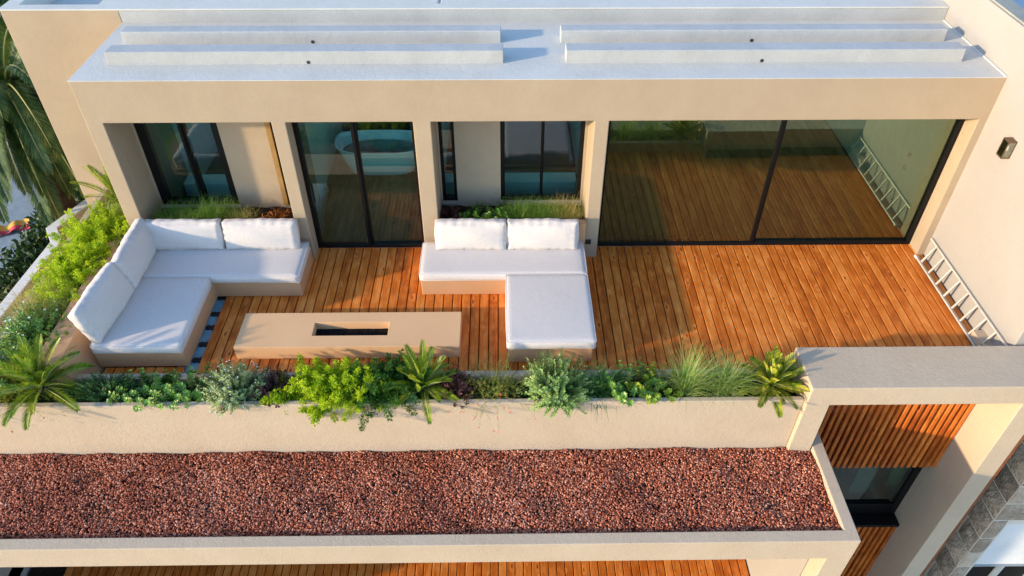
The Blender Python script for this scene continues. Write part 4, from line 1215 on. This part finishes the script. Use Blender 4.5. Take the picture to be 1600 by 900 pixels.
def cycad(label, loc, L, nf, els=(10, 80), droop=0.8, matn='lf_cycad', leafL=0.13, leafW=0.009, name='cycad', nl=46, skirt=0, avoid=None, group=PLG, vang=0.5, cat='plant', azr=(0, 360)):
    t = thing(name, loc, label, cat, group)
    for i in range(nf):
        az = R(azr[0] + (azr[1] - azr[0]) * ((i * 0.381966) % 1.0)) + random.uniform(-.15, .15)
        el = R(els[0] + (els[1] - els[0]) * (i / max(1, nf - 1)) + random.uniform(-5, 5))
        G = frond_geo(az, el, L * random.uniform(0.82, 1.1), droop * random.uniform(0.7, 1.3), nl, leafL, leafW, vang, random.uniform(-.3, .3))
        me = G.mesh('frond'); me.materials.append(M[matn]); me.materials.append(M['rachis'])
        o = bpy.data.objects.new('frond', me); link(o); o.parent = t
    bmx = bmesh.new(); bmesh.ops.create_icosphere(bmx, subdivisions=2, radius=0.07)
    for v_ in bmx.verts: v_.co *= random.uniform(0.85, 1.15); v_.co.z = v_.co.z * 1.1 - 0.02
    me = bpy.data.meshes.new('trunk'); bmx.to_mesh(me); bmx.free(); me.materials.append(M['trunk'])
    o = bpy.data.objects.new('trunk', me); link(o); o.parent = t
    return t

def wispy(label, loc, r, h, n, matn, flowers, name='coral_plant', sides=(1, 1), hang=0):
    """thin arching stems with tiny leaves and small red tubular flowers"""
    G, S, Fl = Geo(), Geo(), Geo()
    tips = []
    for i in range(n):
        az = random.uniform(0, 6.28); el = R(random.uniform(20, 85))
        pts = arch(az, el, h * random.uniform(0.6, 1.3), random.uniform(0.6, 2.2), 9, (random.gauss(0, r*.4)*sides[0], random.gauss(0, r*.25)*sides[1], 0))
        S.stem(pts, 0.0028, 0.001, 0, 3)
        m = 22
        T = rng.uniform(0.2, 1, m)
        base = np.stack([np.interp(T * 9, np.arange(10), pts[:, k]) for k in range(3)], 1)
        G.leaves(base, rnd_dirs(m, 0.3), rnd_dirs(m, 0.5), 0.03, 0.006, 0, 0.05)
        tips.append(pts[-1])
    k = min(flowers, len(tips))
    tips = sorted(tips, key=lambda p: p[1])
    for q in range(k):
        c = tips[q] if hang else tips[random.randrange(len(tips))]
        m = 7; d = rnd_dirs(m, -0.8)
        Fl.leaves(np.tile(c, (m, 1)), d, rnd_dirs(m), 0.028, 0.009, 0, 0.1)
    return plant(name, label, loc, [('foliage', G, [matn]), ('stems', S, ['greenstem']), ('flowers', Fl, ['redfl'])], 'plant', PLG)

# --- front planter, left to right
ZS = 0.06; YP = -3.07
wispy('yellow green wispy plant with coral flowers at the far left end of the front planter', (-8.42, -3.02, ZS), 0.42, 0.62, 190, 'lf_yellow', 22, sides=(1, 1), hang=1)
cycad('large arching cycad at the left corner of the front planter', (-7.90, -3.06, 0.26), 0.72, 34, (2, 82), 0.8, 'lf_cycad', 0.17, 0.011, nl=64, vang=0.7)
shrub('dark green needle leaved rosemary beside the corner cycad', (-7.02, YP, ZS), 0.36, 0.36, 190, 'lf_rose', (0.034, 0.007), 72, 4, 1.0, 0, 'rosemary', sides=(1.7, 0.7), up_leaf=0.9)
rosette_shrub('low bright green leafy shrub right of the rosemary', (-6.52, YP, ZS), 0.36, 0.34, 48, 'lf_pitto', (0.062, 0.023), sides=(1.4, 0.7))
rosette_shrub('green leafy shrub with a taller sprig left of the silver bush', (-6.00, YP, ZS), 0.40, 0.36, 52, 'lf_pitto', (0.06, 0.022), sides=(1.5, 0.7))
shrub('round silver green bush with small white flowers', (-5.27, YP - 0.02, ZS), 0.42, 0.54, 270, 'lf_silver', (0.034, 0.014), 54, 3, 1.0, 90, 'silver_bush')
shrub('small dark purple bush between the silver bush and the bright fern', (-4.73, YP, ZS), 0.32, 0.36, 110, 'lf_dark', (0.04, 0.02), 34, 3, 1.0, 0, 'purple_bush')
fern_bush('big bright green asparagus fern spilling over the planter wall', (-3.92, YP - 0.03, ZS), 0.90, 0.22, 0.39, 210)
fern_bush('darker green fern beside the middle cycad', (-3.25, YP, ZS), 0.42, 0.2, 0.42, 110, 'lf_fern_dark')
cycad('upright cycad in the middle of the front planter', (-2.70, YP, 0.18), 0.62, 28, (8, 86), 0.6, 'lf_cycad', 0.14, 0.010, nl=60, vang=0.7)
rosette_shrub('small pale glaucous succulent at the foot of the middle cycad', (-2.93, YP - 0.14, ZS + 0.08), 0.12, 0.14, 9, 'lf_succ', (0.075, 0.045), 'succulent')
shrub('bronze purple bush right of the middle cycad', (-2.24, YP, ZS), 0.30, 0.38, 110, 'lf_bronze', (0.04, 0.02), 34, 3, 1.0, 0, 'purple_bush')
wispy('loose orange green wispy plant with coral flowers hanging over the wall', (-1.72, YP, ZS), 0.42, 0.52, 170, 'lf_russ', 14, hang=1)
shrub('large grey green bush in front of the chaise', (-0.86, YP - 0.02, ZS), 0.50, 0.62, 340, 'lf_silver2', (0.034, 0.013), 56, 3, 1.0, 0, 'silver_bush')
grass('spiky green strap leaved clump right of the grey green bush', (-0.24, YP, ZS), 0.13, 0.06, 0.50, 300, 'lf_spike', 1.5, 0.011, name='strap_leaf_plant', el=(15, 80))
rosette_shrub('bright green pittosporum left of the yellow green one', (0.16, YP, ZS), 0.32, 0.44, 44, 'lf_pitto', (0.06, 0.022), sides=(1.2, 0.7))
rosette_shrub('yellow green pittosporum beside the feather grass', (0.56, YP - 0.02, ZS), 0.34, 0.34, 46, 'lf_pitto_y', (0.058, 0.022), sides=(1.2, 0.7))
grass('pale feather grass tuft next to the pittosporum', (0.92, YP, ZS), 0.05, 0.06, 0.72, 330, 'lf_grass', 1.5, 0.0075, (0.1, 0))
grass('pale feather grass tuft next to the fan palm', (1.46, YP, ZS), 0.08, 0.06, 0.64, 430, 'lf_grass', 1.9, 0.0075, (0.05, 0))
cycad('yellow tipped feathery palm at the right end of the front planter', (2.12, YP, 0.16), 0.54, 40, (3, 86), 0.55, 'lf_fan', 0.13, 0.015, 'cycad', 40, vang=0.6)
def cover(label, x0, x1, y0, y1, z, n, m):
    G = Geo()
    P = np.stack([rng.uniform(x0, x1, n), rng.uniform(y0, y1, n), z + rng.uniform(0, 0.09, n) ** 1.0], 1)
    G.leaves(P, rnd_dirs(n, 0.8), rnd_dirs(n, 0.8), rng.uniform(0.02, 0.045, n), 0.014, 0, 0.1)
    me = G.mesh('ground_cover'); me.materials.append(M[m])
    o = bpy.data.objects.new('ground_cover', me); link(o); props(o, label, 'ground cover', kind='stuff')
cover('low dark green ground cover filling the gaps in the front planter', -8.8, 2.45, YGI + 0.01, YII - 0.01, 0.05, 16000, 'lf_fern_dark')
cover('low dark green ground cover filling the gaps in the left planter', -8.9, -7.82, YII, YU - 0.1, 0.06, 9000, 'lf_fern_dark')
# --- left planter
cycad('upright cycad against the cream wall at the back of the left planter', (-8.28, 1.05, 0.40), 0.85, 18, (35, 88), 0.7, 'lf_cycad', 0.15, 0.013, nl=54)
grass('bright green arching grass in front of the rear cycad', (-8.36, 0.72, 0.1), 0.12, 0.10, 0.75, 850, 'lf_grass', 2.0, 0.005, (0.1, -0.1))
shrub('small dark green bush behind the rear pillow', (-8.28, 0.35, ZS), 0.34, 0.50, 120, 'lf_fern_dark', (0.034, 0.014), 44, 3, 1.0, 0, 'green_bush')
fern_bush('bright green asparagus fern mass in the middle of the left planter', (-8.30, -0.05, 0.1), 0.50, 0.80, 0.56, 300)
fern_bush('bright green asparagus fern nearer the camera in the left planter', (-8.28, -0.85, 0.1), 0.42, 0.60, 0.48, 230)
grass('golden feather grass spilling over the left planter', (-8.52, -1.45, 0.1), 0.22, 0.20, 0.62, 1200, 'lf_grass_gold', 2.0, 0.0045, (-0.1, -0.1))
grass('pale green feather grass beside the golden one', (-8.15, -1.62, 0.1), 0.16, 0.14, 0.55, 800, 'lf_grass', 1.8, 0.0045)
shrub('leafy green bush with white flowers in the left planter', (-8.38, -2.15, 0.1), 0.58, 0.66, 330, 'lf_pitto', (0.038, 0.020), 40, 3, 1.0, 34, 'flowering_bush', sides=(1.0, 1.2), flsize=0.022)
rosette_shrub('low leafy bush at the front of the left planter', (-8.50, -2.66, 0.1), 0.50, 0.72, 90, 'lf_pitto', (0.06, 0.022))
for i, (x, y, lab) in enumerate(((-9.75, -0.55, 'dry grass tuft low on the ledge, nearest the camera'), (-9.60, 0.0, 'dry grass tuft low on the ledge, in the middle'), (-9.45, 0.65, 'dry grass tuft low on the ledge, farthest back'))):
    grass(lab, (x, y, -1.5), 0.12, 0.12, 0.55, 160, 'lf_grass_gold', 1.2, 0.004)
# --- niches
grass('green grass clump under the left window', (-7.0, 0.30, 0.55), 0.24, 0.09, 0.40, 900, 'lf_grass_green', 1.9, 0.0045)
grass('tall wispy grass in front of the left window', (-6.45, 0.32, 0.55), 0.18, 0.08, 0.48, 800, 'lf_grass_green', 1.7, 0.004)
grass('golden grass clump beside the cream wall panel', (-5.95, 0.30, 0.55), 0.14, 0.07, 0.34, 300, 'lf_grass_gold', 1.9, 0.004)
shrub('orange brown plant behind the right end of the left sofa', (-5.35, 0.28, 0.55), 0.22, 0.26, 22, 'lf_orange', (0.06, 0.016), 18, 3, 1.0, 0, 'bronze_plant')
shrub('reddish brown plant under the slot window', (-2.45, 0.30, 0.55), 0.2, 0.28, 26, 'lf_bronze', (0.045, 0.02), 20, 3, 1.0, 0, 'bronze_plant')
rosette_shrub('dark green leafy plant behind the left pillow of the smaller sofa', (-2.0, 0.32, 0.55), 0.26, 0.26, 26, 'lf_pitto')
rosette_shrub('dark green leafy plant left of the niche grasses', (-1.62, 0.36, 0.55), 0.24, 0.30, 26, 'lf_pitto')
grass('green grass clump under the right window, left one', (-1.30, 0.32, 0.55), 0.16, 0.08, 0.42, 560, 'lf_grass_green', 1.7, 0.004)
grass('green grass clump under the right window, middle one', (-0.90, 0.30, 0.55), 0.16, 0.08, 0.42, 560, 'lf_grass_green', 1.8, 0.004)
grass('golden green grass clump under the right window, beside the column', (-0.50, 0.30, 0.55), 0.14, 0.08, 0.46, 520, 'lf_grass_gold', 1.6, 0.004)

# ------------------------------------------------------------------ big palm at left
def big_palm():
    C0 = (-11.55, 4.1, 0.95)
    t = thing('palm_tree', C0, 'big date palm with drooping fronds left of the house wall', 'palm')
    spec = []
    for i in range(34):
        spec.append((R(i * 137.5 + random.uniform(-8, 8)), R(70 - 75 * (i / 34.0) + random.uniform(-6, 6)), random.uniform(2.1, 2.7), random.uniform(1.6, 2.6)))
    # fronds hanging towards the camera side, as in view
    for i in range(26):
        az = -168 + i * 7.0
        spec.append((R(az + random.uniform(-4, 4)), R(random.uniform(-5, 38)), random.uniform(2.5, 3.3), random.uniform(2.4, 3.8)))
    for (az, el, L, dr) in spec:
        G = frond_geo(az, el, L, dr, 110, 0.36, 0.026, 0.35, random.uniform(-.5, .5), 0.1, 0.18)
        me = G.mesh('frond'); me.materials.append(M['lf_palm']); me.materials.append(M['rachis'])
        o = bpy.data.objects.new('frond', me); link(o); o.parent = t
    for i in range(16):
        az = -75 + i * 5.5
        spec.append((R(az), R(random.uniform(-10, 45)), random.uniform(2.4, 3.2), random.uniform(2.6, 4.2)))
    for (az, el, L, dr) in spec[-16:]:
        G = frond_geo(az, el, L, dr, 110, 0.36, 0.026, 0.35, random.uniform(-.5, .5), 0.1, 0.18)
        me = G.mesh('frond'); me.materials.append(M['lf_palm']); me.materials.append(M['rachis'])
        o = bpy.data.objects.new('frond', me); link(o); o.parent = t
    for i in range(20):
        az = R(-160 + i * 14 + random.uniform(-5, 5))
        G = frond_geo(az, R(random.uniform(-25, 55)), random.uniform(0.9, 1.5), 1.8, 45, 0.25, 0.014, 0.3, random.uniform(-.8, .8), 0.1, 0.3)
        me = G.mesh('dry_frond'); me.materials.append(M['lf_dry']); me.materials.append(M['stem'])
        o = bpy.data.objects.new('dry_frond', me); link(o); o.parent = t
    G = Geo(); pts = np.array([[0, 0, 0.1], [0.03, 0, -1.2], [0.0, 0.05, -2.6], [0.05, 0, -5.2]]); G.stem(pts, 0.30, 0.26, 0, 14)
    me = G.mesh('trunk'); me.materials.append(M['trunk']); o = bpy.data.objects.new('trunk', me); link(o); o.parent = t
big_palm()

# hedges in the yard
def hedge(label, x0, x1, y0, y1, z0, z1, n):
    G = Geo()
    P = np.stack([rng.uniform(x0, x1, n), rng.uniform(y0, y1, n), rng.uniform(z0, z1, n) ** 1.0], 1)
    P += rng.normal(size=(n, 3)) * 0.12
    G.leaves(P, rnd_dirs(n, 0.3), rnd_dirs(n, 0.6), rng.uniform(0.10, 0.20, n), 0.09, 0, 0.1)
    me = G.mesh('hedge'); me.materials.append(M['lf_hedge'])
    o = bpy.data.objects.new('hedge', me); link(o)
    props(o, label, 'hedge')
    c = Vector(((x0+x1)/2, (y0+y1)/2, z0)); rebase(o, c)
    return o
hedge('dark green hedge at the foot of the palm beside the boundary wall', -12.9, -10.75, 2.0, 9.0, -3.9, -2.7, 36000)
hedge('dark green planting along the far side of the boundary wall', -11.8, -10.75, -3.0, 1.9, -3.9, -3.3, 14000)
hedge('green treetops beyond the palm at the upper left', -16.5, -11.0, 9.6, 15.0, -3.9, 0.5, 40000)
bd = obj('planting_bed', boxes_mesh('bed', [(-12.9, -10.6, -4.0, 16.0, -3.95, -3.86)]), M['soil']); props(bd, kind='structure')
